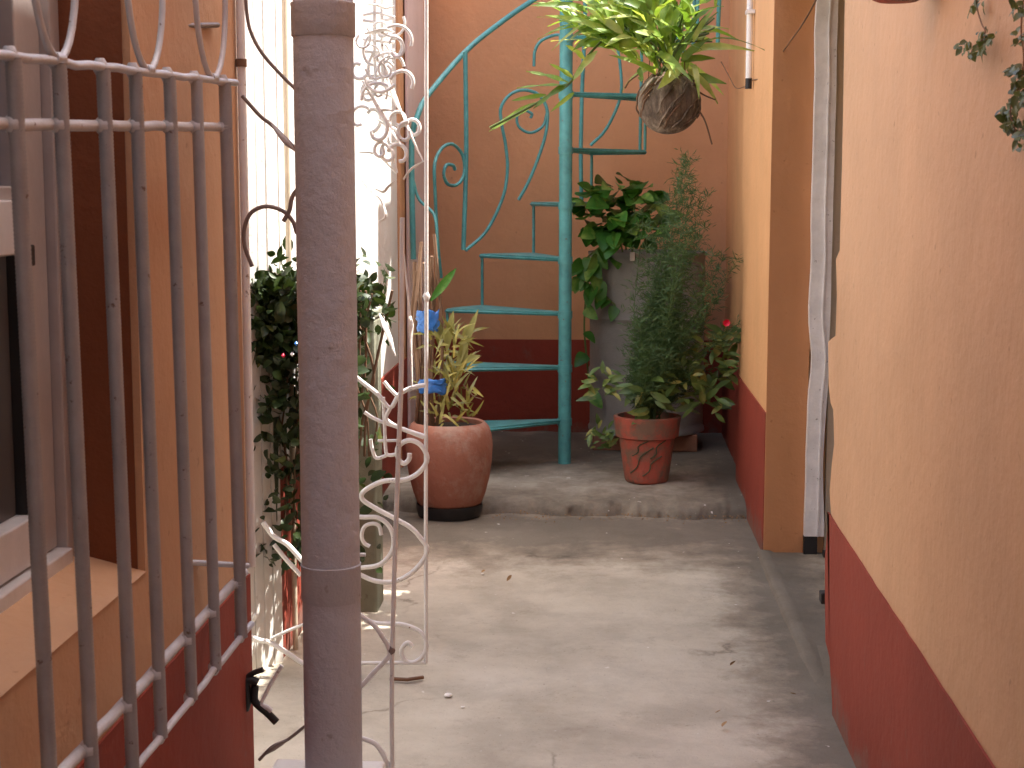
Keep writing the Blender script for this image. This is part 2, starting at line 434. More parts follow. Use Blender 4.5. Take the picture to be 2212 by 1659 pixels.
# ---- far right wall
t = thing('apricot_wall', 'bright apricot wall with dark red lower band and burnt orange end beside the narrow doorway', 'wall', (XR, YE, 0))
YM = 7.0
MB().prism([(XR, YE + .003), (1.2, YE + .003), (1.2, 6.35), (XR, 6.35)], 'z', -.02, 3.05).build('wall', M['apricot'], t)
MB().prism([(XR, 6.35), (1.2, 6.35), (1.2, YM), (XR, YM)], 'z', -.02, 3.6).build('wall', M['apricot'], t)
MB().prism([(XR, YM), (1.2, YM), (1.2, YB), (XR + .04, YB), (XR + .03, YM + .05)], 'z', -.02, 3.6).build('wall', M['apricot'], t)
MB().prism([(XR + .045, YB - .8), (1.2, YB - .8), (1.2, YB + .7), (XR + .045, YB + .7)], 'z', 3.6, 5.5).build('shade_block', M['apricot'], t)  # unseen block added to keep the sun off the orange side wall
wz = .5
MB().box((XR - .006, YE + .003, -.02), (XR - .0005, YM, onx(1665, 905, XR).z)).build('wainscot', M['red'], t)
MB().prism([(XR + .0295, YM + .05), (XR + .0395, YB), (XR + .033, YB), (XR + .0235, YM + .05)], 'z', -.02, onx(1665, 905, XR).z).build('wainscot', M['red'], t)
XP = ony(1737, 1200, YE).x
# rough pilaster end facing the camera
pv = []
ee = [(XR - .003, -.02), (XR - .003, 2.45)]
zs = [2.45 - i * .05 for i in range(50)] + [-.02]
for z in zs: ee.append((XP + .006 * noise.noise(Vector((z * 4, 0, 0))) + .003 * noise.noise(Vector((z * 17, 4, 0))), z))
MB().prism(ee, 'y', YE - .012, YE + .002).build('pilaster', M['pilaster'], t)
# dirt-streaked conduit is its own thing
p0 = onx(1617, 180, XR - .02); p1 = Vector((p0.x, p0.y, 2.42))
t = thing('conduit_pipe', 'short pale conduit pipe with black open end high on the apricot wall', 'pipe', p0)
MB().tube([p0, p1], .0125, 12).build('pipe', M['wpipe'], t, True)
MB().tube([p0 + Vector((0, 0, -.022)), p0 + Vector((0, 0, .02))], .0135, 12).build('end_cap', M['black'], t, True)
zc = onx(1617, 30, XR - .02).z
MB().box((XR - .036, p0.y - .03, zc - .006), (XR - .002, p0.y + .03, zc + .008)).build('clamp', M['wpipe'], t)
wpts = [onx(1612, 172, XR - .015), ony(1640, 170, p0.y - .2), ony(1670, 140, p0.y - .45), ony(1705, 92, 5.6), ony(1738, 45, 5.3), ony(1775, -25, 5.0), ony(1800, -90, 4.7)]
wo = MB().tube(smooth(wpts), .0028, 6).build('hanging_wire', M['wire'], None, True)
tag(wo, 'thin brown wire looping up from the conduit end across the doorway', 'wire')
wo = MB().tube(smooth([onx(1612, 186, XR - .012), onx(1590, 190, XR - .006), onx(1575, 165, XR - .004), onx(1556, 130, XR)]), .0022, 6).build('wall_wire', M['wire'], None, True)
tag(wo, 'short thin wire stapled to apricot wall left of the conduit', 'wire')

# ---- doorway furniture between the two right walls
t = thing('door_frame', 'chipped white painted door jamb standing on a black foot in the narrow doorway', 'door frame', (XP, YE, 0))
xa = ony(1742, 900, YE).x; xb = ony(1786, 900, YE).x
zt = ony(1750, 1157, YE - .03).z
prof = []
for i in range(41):
    z = lerp(zt, 2.5, i / 40)
    bulge = .014 * math.exp(-((z - .72) / .10) ** 2)
    prof.append((xa - .003 + bulge + .006 * noise.noise(Vector((z * 5, 9, 0))), z))
prof2 = [(xb - .002 + .005 * noise.noise(Vector((p[1] * 4, 1, 0))) - .012 * math.exp(-((p[1] - .35) / .3) ** 2), p[1]) for p in reversed(prof)]
MB().prism(prof + prof2, 'y', YE - .045, YE - .014).build('jamb', M['jamb'], t, bevel=0)
gp = [(p[0] + (xb - xa) * .62, p[1]) for p in prof]; gp2 = [(p[0] + .004, p[1]) for p in reversed(gp)]
MB().prism(gp + gp2, 'y', YE - .052, YE - .0455).build('bead', M['jamb'], t)
MB().box((xa - .004, YE - .04, 0), (ony(1762, 1180, YE).x, YE - .014, zt)).build('foot', M['black'], t)
MB().box((xb - .001, YE - .02, .0), (xb + .035, YE + .1, 2.5)).build('stop_strip', M['cream'], t)
MB().box((xb + .036, YE - .03, .03), (xb + .9, YE + .01, 2.5)).build('door_leaf', M['olive'], t)
MB().box((ony(1772, 1198, YE).x, YE - .09, .0), (ony(1790, 1198, YE).x, YE - .05, .03)).build('door_wedge', M['black'], t)
t = None
MB_l = MB().prism([(3.75, 2.1), (YE + .003, 2.1), (YE + .003, 3.05), (5.60, 3.05), (5.60, 2.5), (5.08, 2.5), (5.08, 3.05), (3.75, 3.05)], 'x', XR - .004, 1.2).build('sun_notch_lintel', M['ochre'])  # unseen; height and notch shaped to let sun onto the hanging plant
tag(MB_l, 'unseen ochre lintel over the narrow doorway, notched to let sun in', 'lintel')

# ---- near right wall: its far corner has crumbled plaster edges
YN = onz(1800, 1522).y
def yprof(px, py): return onx(px, py, XR).y
edge = [(1826, -60), (1824, 60), (1822, 200), (1819, 350), (1814, 540), (1806, 560), (1808, 640), (1805, 725), (1789, 738), (1790, 830), (1794, 870),
        (1800, 885), (1802, 960), (1797, 1000), (1792, 1060), (1795, 1110), (1786, 1200), (1786, 1300), (1787, 1385), (1796, 1420), (1802, 1520)]
ep = [(yprof(*q), onx(*q, XR).z) for q in edge]
poly = [(-3, -.03)] + [(-3, 4.6), (ep[0][0], 4.6)] + ep + [(ep[-1][0], -.03)]
t = thing('ochre_wall', 'tall ochre wall with oxide red lower band filling the right side, nearest the camera', 'wall', (XR, 3, 0))
MB().prism(poly, 'x', XR, XR + .22).build('wall', M['ochre'], t)
za, zb = onx(1800, 1120, XR).z, onx(2150, 1655, XR).z; ya, yb = onx(1800, 1120, XR).y, onx(2150, 1655, XR).y
sl_ = (zb - za) / (yb - ya)
low = [q for q in ep if q[1] < za + .07]
low = [(y - .0, z) for y, z in low]
rp = [(-3, -.03), (-3, za + sl_ * (-3 - ya) * .0 + zb)]
for i in range(30):
    y = lerp(yb, low[0][0], i / 29); rp.append((y, lerp(zb, za, (y - yb) / (ya - yb)) + .006 * noise.noise(Vector((y * 6, 3, 3))) + .003 * noise.noise(Vector((y * 30, 3, 3)))))
rp += low[1:] + [(low[-1][0], -.03)]
MB().prism(rp, 'x', XR - .005, XR - .0005).build('wainscot', M['red'], t)
hb = MB().box((XR - .0, onx(1770, 1292, XR).y - .03, onx(1770, 1300, XR).z), (XR + .03, onx(1770, 1292, XR).y + .012, onx(1770, 1275, XR).z)).build('door_stop', M['black'], None, bevel=.004)
tag(hb, 'small black door stop low at the crumbled corner of the ochre wall', 'door stop')

# ---- left building, in shade, with its window
LA = onz(535, 1240, HW - .02); LB = onz(215, 1600, HW - .02)
dirL = (LA - LB); dirL.z = 0; dirL.normalize()
XW = LA.x
def wx(y): return LA.x + dirL.x / dirL.y * (y - LA.y)       # wall face x at y
YC = LA.y
wy1 = onp(298, 700, LA, Vector((dirL.y, -dirL.x, 0))).y    # far edge of window opening
wy0 = 1.25; wz0 = onp(312, 1222, LA, Vector((dirL.y, -dirL.x, 0))).z; wz1 = 2.3; DEP = .115
t = thing('house_wall', 'shaded orange house wall with brown window recess behind the grey grille', 'house', (XW, YC, 0))
def slab(y0, y1, z0, z1, name, mat, off=0, th=.3):
    return MB().prism([(wx(y0) + off, y0), (wx(y1) + off, y1), (wx(y1) - th, y1), (wx(y0) - th, y0)], 'z', z0, z1).build(name, mat, t)
slab(wy1, YC, -.02, 4.4, 'wall', M['leftp'])
slab(-3, wy0, -.02, 4.4, 'wall', M['leftp'])
slab(wy0, wy1, -.02, wz0 - .012, 'wall', M['leftp'])
slab(wy0, wy1, wz1, 4.4, 'wall', M['leftp'])
slab(-3, YC + .004, -.02, HW - .02, 'wainscot', M['red'], .005, -.0005)
# far jamb of the recess, darker brown than the wall
MB().prism([(wx(wy1) - .012, wy1 - .003), (wx(wy1) - DEP - .05, wy1 - .003), (wx(wy1) - DEP - .05, wy1 - .0005), (wx(wy1) - .012, wy1 - .0005)], 'z', wz0 - .01, wz1).build('reveal', M['brown'], t)
# sloping sill
v0 = wx(wy0); v1 = wx(wy1)
s = MB(); s.v = [(v0 + .002, wy0, wz0 - .010), (v1 + .002, wy1 - .001, wz0 - .010), (v1 - DEP, wy1, wz0 + .02), (v0 - DEP, wy0, wz0 + .02),
                 (v0 + .002, wy0, wz0 - .0115), (v1 + .002, wy1 - .001, wz0 - .0115), (v1 - DEP, wy1, wz0 - .011), (v0 - DEP, wy0, wz0 - .011)]
s.f = [(0,1,2,3), (7,6,5,4), (0,4,5,1), (1,5,6,2), (2,6,7,3), (3,7,4,0)]
s.build('sill', M['leftp'], t)
# window
WX = wx(wy1) - DEP
wy = lambda px: onx(px, 800, WX).y
def wxx(y, o=0): return wx(y) - DEP + o
def wbox(y0, y1, z0, z1, name, mat, o0, o1, par, bev=.003):
    return MB().prism([(wxx(y0, o0), y0), (wxx(y1, o0), y1), (wxx(y1, o1), y1), (wxx(y0, o1), y0)], 'z', z0, z1).build(name, mat, par, bevel=bev)
zb0 = wz0 + .012
win = wbox(wy(128), wy1 - .004, zb0, wz1, 'window', M['alu'], -.05, .004, t)
wf = win
wbox(wy(74), wy(126), zb0 + .03, wz1, 'stile', M['alu'], -.045, -.012, wf)
wbox(wy(-40) - .8, wy(128) , zb0 - .01, zb0 + .028, 'frame_bottom', M['aluw'], -.05, .012, wf)
y_l = wy(-40) - .8
wbox(y_l, wy(72), zb0 + .032, zb0 + .105, 'bottom_rail', M['aluw'], -.045, -.004, wf)
zr0 = onx(20, 552, WX).z; zr1 = onx(20, 432, WX).z
wbox(y_l, wy(38), zr0, zr1, 'meeting_rail', M['aluw'], -.045, .004, wf)
wbox(y_l, wy(72), zr1 - .012, zr1 + .02, 'top_rail', M['alu'], -.04, -.008, wf)
wbox(wy(69.5), wy(73.5), zb0 + .106, zr0 - .001, 'dark_gap', M['black'], -.045, -.014, wf, 0)  # black strip put in for the shade in the gap beside the stile
wbox(y_l, wy(68), zb0 + .106, zr0 - .001, 'pane', M['glass'], -.04, -.034, wf, 0)
wbox(y_l, wy(60), zr1 + .021, wz1, 'pane', M['glass'], -.04, -.034, wf, 0)
lz = onx(72, 545, WX).z
MB().box((WX - .008, wy(74) - .02, lz - .02), (WX + .006, wy(74) + .008, lz + .012)).build('latch', M['black'], wf, bevel=.003)
# house innards so that nothing shines through
MB().box((-2.4, -3, 0), (-1.25, 3.0, 2.6)).build('room', M['black'], t)
zk = onp(30, 1650, LA, Vector((dirL.y, -dirL.x, 0)))
MB().lathe([(.001, 0), (.014, 0), (.014, .004), (.008, .007), (.001, .008)], (0, 0, 0), 14).build('rust_stain', M['brown'], t, True).matrix_basis = t.matrix_world.inverted() @ Matrix.Translation(zk + Vector((.001, 0, 0))) @ Matrix.Rotation(R(90), 4, 'Y')

# white pipe at the far corner of the house
pA = onz(527, 1240, HW).copy()
pp = [Vector((wx(YC) + .012, YC - .012, HW + .0)), Vector((wx(YC) + .012, YC - .012, 3.0))]
t = thing('rain_pipe', 'slim white pipe with a rusty joint running up the far corner of the house', 'pipe', pp[0])
MB().tube(pp, .009, 12).build('pipe', M['wpipe'], t, True)
jz = ony(520, 137, YC).z
MB().tube([(pp[0].x, pp[0].y, jz - .008), (pp[0].x, pp[0].y, jz + .008)], .0115, 12).build('joint', M['twig'], t, True)

# ---- white sunlit wall past the house, splayed to the passage
a0 = Vector((onz(474, 1500).x, 4.15)); a1 = Vector((onz(612, 1430).x, onz(612, 1430).y))
t = thing('white_wall', 'sunlit white wall with vertical board joints and red lower band beyond the house, behind the bush', 'wall', (a1.x, a1.y, 0))
MB().prism([(a0.x - .012, a0.y), (a1.x - .012, a1.y + .01), (XL - .012, 7.22), (XL - .25, 7.22), (a0.x - .3, a0.y)], 'z', -.02, 3.0).build('wall', M['white'], t)
nb = 6; dv = (a1 - a0) / nb; nrm = Vector((dv.y, -dv.x)).normalized()
for i in range(nb):
    q0 = a0 + dv * i + dv * .03; q1 = a0 + dv * (i + 1) - dv * .04; th = .006 + .003 * (i % 2)
    MB().prism([(q0.x - nrm.x*.012, q0.y - nrm.y*.012), (q1.x - nrm.x*.012, q1.y - nrm.y*.012), (q1.x + nrm.x * th * .3, q1.y + nrm.y * th * .3), (q0.x + nrm.x * th * .3, q0.y + nrm.y * th * .3)], 'z', -.02, 3.0).build('board', M['white'], t, bevel=.002)
MB().prism([(a1.x - .004, a1.y + .015), (XL - .004, 7.2), (XL - .0115, 7.2), (a1.x - .0115, a1.y + .015)], 'z', -.02, HW).build('wainscot', M['red'], t)
bx = MB().tube([(a1.x + .012, a1.y + .12, -.01), (a1.x + .012, a1.y + .12, 2.9)], .008, 10).build('drain_pipe', M['beige'], None, True)
tag(bx, 'thin beige drain pipe on red band of the white wall, left of the grey column', 'pipe')

t = thing('orange_side_wall', 'orange side wall with a pink upright strip, between white wall and staircase corner', 'wall', (XL, 7.3, 0))
MB().prism([(XL, 7.222), (XL, YB), (XL - .25, YB), (XL - .25, 7.222)], 'z', -.02, 3.0).build('wall', M['back'], t)
MB().box((XL + .0005, 7.222, -.02), (XL + .005, YB, HW)).build('wainscot', M['red'], t)
y0p = onx(872, 200, XL).y; y1p = onx(908, 200, XL).y
MB().box((XL + .006, y0p, -.02), (XL + .02, y1p, 3.0)).build('door_trim', M['pink'], t, bevel=.003)
o = MB().box((-2.7, 3.3, -.02), (-2.5, 8.5, 3)).build('yard_wall', M['white']); tag(o, 'white yard wall at the far left behind the house', 'wall')
o = MB().box((-2.8, -6.3, -.02), (2.5, -6.0, 3.2)).build('rear_light_block', M['ochre']); tag(o, 'unseen ochre wall added behind the camera to block sky light', 'wall')  # added out of view, its height set to hold back sky light
o = MB().prism([(-1.2, -3), (1.0, -3), (1.0, 1.9), (.2, 1.9), (.2, .7), (-1.2, .7)], 'z', 2.9, 3.05).build('shade_slab', M['cream']); tag(o, 'unseen cream roof slab added to shade the near passage', 'roof')  # added out of view, outline cut to darken the near walls
# rear side building mass right of the door
o = MB().box((1.25, 3.4, -.02), (1.45, 8.4, 2.45)).build('room_wall', M['olive']); tag(o, 'dim olive wall inside the narrow doorway', 'wall')

# ================================================================== GRILLE over the window
U = ray(1397, 285)                                  # its rails run slightly uphill
G0 = ony(537, 1240, 2.9)
Nn = Vector((1, 0, 0)) - U * U.x; Nn.normalize()
V = Nn.cross(U).normalized(); V = V if V.z > 0 else -V
def gp_(px, py): return onp(px, py, G0, Nn)
def uv(p): q = p - G0; return q.dot(U), q.dot(V)
def fu(u, v, n_=0): return G0 + U * u + V * v + Nn * n_
t = thing('window_grille', 'grey painted window grille of ribbed vertical bars in front of the house window', 'grille', G0)
vt = uv(gp_(485, 176))[1]; vm = uv(gp_(470, 274))[1]; vl = uv(gp_(540, 1352))[1]
ue = .012; us = uv(gp_(0, 500))[0] - .55
def rebar(pA, pB, r, ribs=True):
    d = pB - pA; L = d.length
    if not ribs: return MB().tube([pA, pB], r, 10)
    n = int(L / .0026); pts = []; rr = []
    for i in range(n + 1):
        pts.append(pA + d * (i / n)); rr.append(r * (1.06 if i % 2 == 0 else .965))
    return MB().tube(pts, rr, 8)
def wavy(pA, pB, amp, k, seed):
    return [pA + (pB - pA) * (i / k) + Vector((noise.noise(Vector((i * .7, seed, 0))), 0, noise.noise(Vector((i * .7, seed, 7))))) * amp for i in range(k + 1)]
MB().tube(wavy(fu(us, vt), fu(ue, vt), .004, 30, 1), .0062, 10).build('rail', M['grille'], t, True)
MB().tube(wavy(fu(us, vm, -.012), fu(ue - .02, vm, -.012), .003, 30, 2), .0078, 10).build('rail', M['grille'], t, True)
MB().tube(wavy(fu(us, 0, -.012), fu(ue, 0, -.012), .004, 30, 3), .0088, 10).build('rail', M['grille'], t, True)
MB().tube(wavy(fu(us, vl), fu(ue, vl), .003, 30, 4), .0062, 10).build('rail', M['grille'], t, True)
bxs = [50, 147, 240, 308, 380, 437, 497]
us_ = [uv(gp_(x, 555))[0] for x in bxs]
us_ = [us_[0] - .17, us_[0] - .34] + us_
for i, u in enumerate(us_):
    r = .0102 if i != len(us_) - 1 else .0115
    rebar(fu(u, vt - .002), fu(u, vl - .002), r, i not in (7,)).build('bar', M['bar'], t, True)
    for vv, rr_ in ((vt, .010), (vm, .013), (0, .013), (vl, .010)):
        pc = fu(u, vv, -.004)
        MB().tube([pc - V * .012, pc - V * .005, pc + V * .005, pc + V * .012], [.006, rr_, rr_, .006], 8).build('weld', M['grille'], t, True)
# long pointed loops standing on the top rail
for (px, py, hw) in ((125, 120, .080), (320, 150, .088), (460, 160, .095)):
    q = uv(gp_(px, py)); pts = []
    for k in range(33):
        a = -math.pi * .5 + 2 * math.pi * k / 32
        sx_ = hw * math.cos(a); hz_ = .15 * (1 + math.sin(a))
        pts.append(fu(q[0] + sx_, vt + .004 + hz_))
    MB().tube(pts, .0052, 8).build('loop', M['grille'], t, True)
    MB().tube([pts[0] + U * -.014, pts[0] + U * .014], .008, 8).build('weld', M['grille'], t, True)
# a second light grid close to the wall, and the stay rods
q0, q1 = ony(292, 66, 2.62), ony(478, 57, 3.0)
MB().tube(smooth([ony(296, 95, 2.6), ony(288, 66, 2.6), ony(310, 58, 2.65), ony(470, 54, 3.05)]), .0052, 8).build('stay_rod', M['rusty'], t, True)
MB().tube([ony(373, -60, 2.82), ony(376, 158, 2.82)], .006, 8).build('stay_rod', M['rusty'], t, True)
MB().tube(smooth([ony(322, 1213, 2.60), ony(350, 1211, 2.66), ony(430, 1216, 2.82), ony(535, 1222, 2.95)]), .0055, 8).build('stay_rod', M['grille'], t, True)

# ================================================================== COLUMN
cpos = ony(717, 1640, 2.92); CX, CY, PZ = cpos.x, cpos.y + .02, ony(717, 1640, 3.04).z
t = thing('grey_column', 'mauve grey round pipe column with two collars rising in the foreground from a white plinth', 'column', (CX, CY, 0))
rc = 65 / FPX * 2.92
zt0 = ony(717, 78, CY).z; zt1 = ony(717, 12, CY).z; zl0 = ony(717, 1292, CY).z; zl1 = ony(717, 1222, CY).z
def colp():
    P = []
    z = PZ
    while z < 2.8:
        k = 0
        P.append((rc * (1 - .0 + .006 * noise.noise(Vector((z * 3, 1, 1)))), z)); z += .03
    return P
cs = MB().lathe(colp(), (CX, CY, 0), 56, .012, 2); cs.build('shaft', M['column'], t, True)
def collar(z0, z1, k=1.055):
    MB().lathe([(rc * .98, z0 - .004), (rc * k, z0), (rc * k, z1 - .002), (rc * (k + .012), z1), (rc * (k + .012), z1 + .004), (rc * .98, z1 + .006)], (CX, CY, 0), 56, .006, 5).build('collar', M['column'], t, True)
collar(zt0, zt1, 1.06); collar(zl0, zl1, 1.03)
MB().box((CX - .135, CY - .13, -.02), (CX + .088, CY + .10, PZ)).build('plinth', M['white'], t, bevel=.006)

# ================================================================== WROUGHT IRON
def tr(pts, fn, Y): return [ony(*fn(*p), Y) for p in pts]
YA = 4.2; YBb = 3.08
t = thing('iron_gate', 'white wrought iron gate leaf with scrolls standing just behind the grey column', 'gate', ony(921, 1430, YA))
def iron(pts, r, name='scroll', fn=k6, Y=YA, mat='iron', rads=None, sub=6, par=None, depth=None):
    P = tr(pts, fn, Y)
    if depth: P = [p + Vector((0, d, 0)) for p, d in zip(P, depth)]
    P = smooth(P, sub)
    if rads:
        n = len(P); rr = []
        for i in range(n):
            x = i / (n - 1) * (len(rads) - 1); a = int(min(x, len(rads) - 2)); rr.append(lerp(rads[a], rads[a + 1], x - a) * .66)
        return MB().tube(P, rr, 8, flat=.4, up=(.55, .80, -.2)).build(name, M[mat], par or t, True)
    return MB().tube(P, r, 8).build(name, M[mat], par or t, True)
ident = lambda x, y: (x, y)
iron([(921, -120), (921, 640), (920, 1000), (920, 1432)], .0055, 'bar', ident, sub=10)
MB().tube([ony(921, 632, YA), ony(921, 640, YA), ony(921, 650, YA)], [.006, .011, .006], 10).build('collar', M['iron'], t, True)
iron([(1335, 395), (1330, 440), (1290, 470), (1250, 430), (1250, 350), (1320, 300), (1400, 320), (1455, 390), (1460, 460), (1400, 540), (1300, 590), (1150, 600), (1050, 640), (985, 690), (990, 740), (1080, 800), (1230, 880), (1350, 950), (1430, 1040), (1465, 1100), (1440, 1180), (1350, 1280), (1220, 1345), (1080, 1340), (960, 1290)], .0068)
iron([(1040, 1085), (1000, 1060), (980, 1010), (1000, 940), (1060, 915), (1110, 935), (1125, 1000)], .0055)
iron([(900, 865), (1000, 868), (1100, 872), (1180, 930), (1215, 1020), (1200, 1130), (1110, 1220), (960, 1245)], .0065)
iron([(900, 1180), (985, 1250), (1100, 1340), (1190, 1440), (1260, 1340), (1360, 1290), (1460, 1270)], .0062, fn=k5, sub=4)
iron([(1145, 1245), (1190, 1300), (1240, 1350)], .0055, fn=k5)
iron([(1190, 1440), (1160, 1520), (1240, 1580), (1380, 1630), (1462, 1655)], .0062, fn=k5, sub=4)
iron([(1140, -20), (1150, 200), (1160, 380), (1185, 408), (1240, 400)], .005)
iron([(1045, 290), (1060, 370), (1090, 430), (1160, 412)], .005)
iron([(1100, 302), (1240, 300)], .004)
iron([(1000, 90), (1060, 130), (1150, 170), (1240, 200), (1440, 280)], .005)
iron([(1000, 565), (1110, 588), (1280, 595), (1400, 640), (1455, 710), (1450, 800), (1400, 860), (1340, 878), (1290, 845), (1275, 780), (1320, 730), (1360, 760)], .0062, fn=k7)
iron([(540, 882), (985, 882), (1180, 880), (1460, 878)], .0055, 'rail', k7)
iron([(200, 520), (150, 600), (150, 670), (220, 712), (300, 730), (420, 800), (540, 880), (640, 920)], .0075, fn=k7)
iron([(640, 560), (540, 600), (440, 640), (310, 700)], .0045, fn=k7)
iron([(250, 905), (330, 1010), (430, 1070), (540, 1190), (600, 1250)], .0075, fn=k6)
iron([(330, 1070), (420, 1180), (530, 1300)], .0065, fn=k6)
# leafy top: hammered flat leaves on twisted stems
L_ = [.003, .006, .015, .013, .004]
for pts, fn, rads in (
    ([(1120, 420), (1170, 560), (1230, 740), (1275, 830)], k4, [.004, .014, .018, .006]),
    ([(1270, 820), (1330, 960), (1380, 1080), (1440, 1200)], k4, [.004, .009, .007, .004]),
    ([(985, 600), (1080, 760), (1160, 900), (1280, 1080)], k4, [.006, .012, .019, .006]),
    ([(1050, 850), (1160, 930), (1230, 1010), (1300, 1110)], k4, [.005, .011, .012, .004]),
    ([(960, 1130), (1040, 1130), (1120, 1165), (1240, 1290)], k4, [.004, .009, .012, .005]),
    ([(1170, 1040), (1210, 1150), (1245, 1280)], k4, [.004, .008, .004]),
    ([(1435, 1195), (1350, 1250), (1290, 1330)], k4, [.004, .008, .006]),
    ([(1090, 825), (1150, 815), (1225, 820)], k4, [.006, .011, .004]),
    ([(1020, 30), (1100, 40), (1160, 60), (1225, 45)], k4, [.004, .014, .012, .004]),
    ([(1000, 250), (1080, 235), (1150, 220), (1225, 240)], k4, [.004, .015, .013, .005]),
    ([(1040, 330), (1090, 350), (1120, 400)], k4, [.005, .012, .005]),
    ([(1150, 430), (1190, 420), (1225, 440)], k4, [.004, .010, .004]),
    ([(1110, 740), (1150, 830), (1190, 930), (1230, 1060)], k5, [.004, .017, .016, .004]),
    ([(1295, 300), (1310, 500), (1325, 640), (1335, 760)], k5, [.004, .005, .006, .010]),
    ([(1335, 740), (1345, 830), (1345, 930), (1350, 1050)], k5, [.006, .017, .009, .004]),
    ([(1350, 1050), (1352, 1180), (1355, 1300)], k5, [.005, .006, .004]),
    ([(980, 1330), (1030, 1400), (1120, 1480), (1160, 1600), (1110, 1640)], k4, [.004, .005, .006, .010, .006]),
    ([(1240, 1330), (1180, 1380), (1140, 1420), (1080, 1400)], k4, [.003, .008, .009, .004]),
):
    iron(pts, 0, 'iron_leaf', fn, YA - .015 * random.random(), 'iron', rads)
for k in range(30):     # tangled fine tendrils
    x = random.uniform(1000, 1330); y = random.uniform(-40, 1150)
    if x > 1230 and y < 560: x -= 170
    q_ = [(x, y)]; a = random.uniform(0, 6.28); da = random.choice((-1, 1)) * random.uniform(.15, .7)
    for j in range(7):
        q_.append((q_[-1][0] + 38 * math.cos(a), q_[-1][1] + 46 * math.sin(a))); a += da; da *= 1.15
    if max(p_[0] for p_ in q_) > 1440: continue
    iron(q_, random.uniform(.003, .0052), 'tendril', k4, YA + random.uniform(-.03, .03), sub=4)
for x in (1075, 1130):     # upright lattice bars in the blown-out strip
    iron([(x, -100), (x, 300), (x + 8, 640)], .0045, 'bar', k4, YA + .03, sub=4)
for y in (110, 150, 290, 380, 560, 700):
    iron([(990, y), (1100, y + rnd(20)), (1225, y + rnd(25))], .004, 'rail', k4, YA + .03, sub=4)
# near grille panel fixed to the column
t = thing('iron_grille', 'narrow white iron grille strip with plain arcs fixed to the grey column', 'grille', ony(850, 1659, YBb))
iron([(869, 470), (867, 800), (860, 1000), (850, 1300), (846, 1500), (848, 1720)], .0048, 'bar', ident, YBb, 'rusty' if False else 'iron', sub=5)
iron([(940, 510), (990, 540), (1070, 600), (1130, 680), (1190, 800), (1150, 870), (1070, 950), (1000, 1030), (900, 1120)], .0052, 'scroll', k7, YBb, sub=5)
iron([(930, 1430), (985, 1440), (1080, 1480), (1140, 1560), (1180, 1659), (1185, 1700)], .0055, 'scroll', k7, YBb)
MB().tube([ony(846, 1395, YBb), ony(846, 1405, YBb), ony(846, 1415, YBb)], [.004, .008, .004], 8).build('collar', M['rusty'], t, True)
# left of the column: wires, ring, leaf
iron([(560, 80), (1010, 80)], .004, 'rail', k7, YBb)
iron([(170, 395), (115, 250), (110, 120), (150, 10), (220, -40), (300, -50), (400, -15), (470, 60), (500, 150)], .0042, 'ring', k5, YBb, 'rusty')
iron([(400, 1640), (445, 1560), (460, 1480), (490, 1420), (560, 1360)], .0045, 'scroll', k4, YBb, 'rusty')
iron([(120, -60), (130, 100), (160, 240), (240, 390), (360, 530), (500, 670), (600, 760)], .0036, 'scroll', k4, YBb, 'rusty')
iron([(95, 710), (230, 860), (330, 940), (560, 1170)], .0038, 'scroll', k4, YBb, 'rusty')
iron([(310, 920), (370, 990), (430, 1060), (490, 1120)], 0, 'iron_leaf', k4, YBb - .006, 'rusty', [.003, .014, .017, .004])
iron([(220, 1600), (320, 1500), (430, 1450), (560, 1350)], .0035, 'scroll', k7, YBb, 'rusty')
iron([(270, 1560), (320, 1520), (380, 1480), (430, 1455)], 0, 'iron_leaf', k7, YBb - .006, 'rusty', [.003, .015, .014, .003])
for o in t.children:
    pass
# tap low on the house corner
t = thing('garden_tap', 'black garden tap with a lever on a red painted pipe at the house corner', 'tap', ony(505, 1540, 3.2))
def tp(pts, r, name, mat, fn=k7, Y=3.2, s_=10): return MB().tube(smooth(tr(pts, fn, Y), 4), r, s_).build(name, M[mat], t, True)
tp([(-60, 1190), (10, 1205), (60, 1215), (120, 1225)], .011, 'supply_pipe', 'red')
tp([(70, 1215), (80, 1300), (80, 1420), (75, 1700)], .009, 'down_pipe', 'red')
tp([(110, 1225), (130, 1150), (120, 1050), (130, 1010)], .011, 'tap_body', 'black')
tp([(190, 1050), (185, 1150), (220, 1200), (280, 1250), (350, 1320)], .0085, 'spout', 'black')
tp([(90, 1030), (160, 1010), (210, 1030)], .010, 'tap_neck', 'black')
tp([(110, 1010), (170, 960), (250, 930)], .006, 'lever', 'black')
tp([(220, 1190), (280, 1215), (310, 1240)], .0065, 'lever_grip', 'aluw')
tp([(390, 900), (310, 1030), (240, 1170)], .0045, 'guy_wire', 'iron')

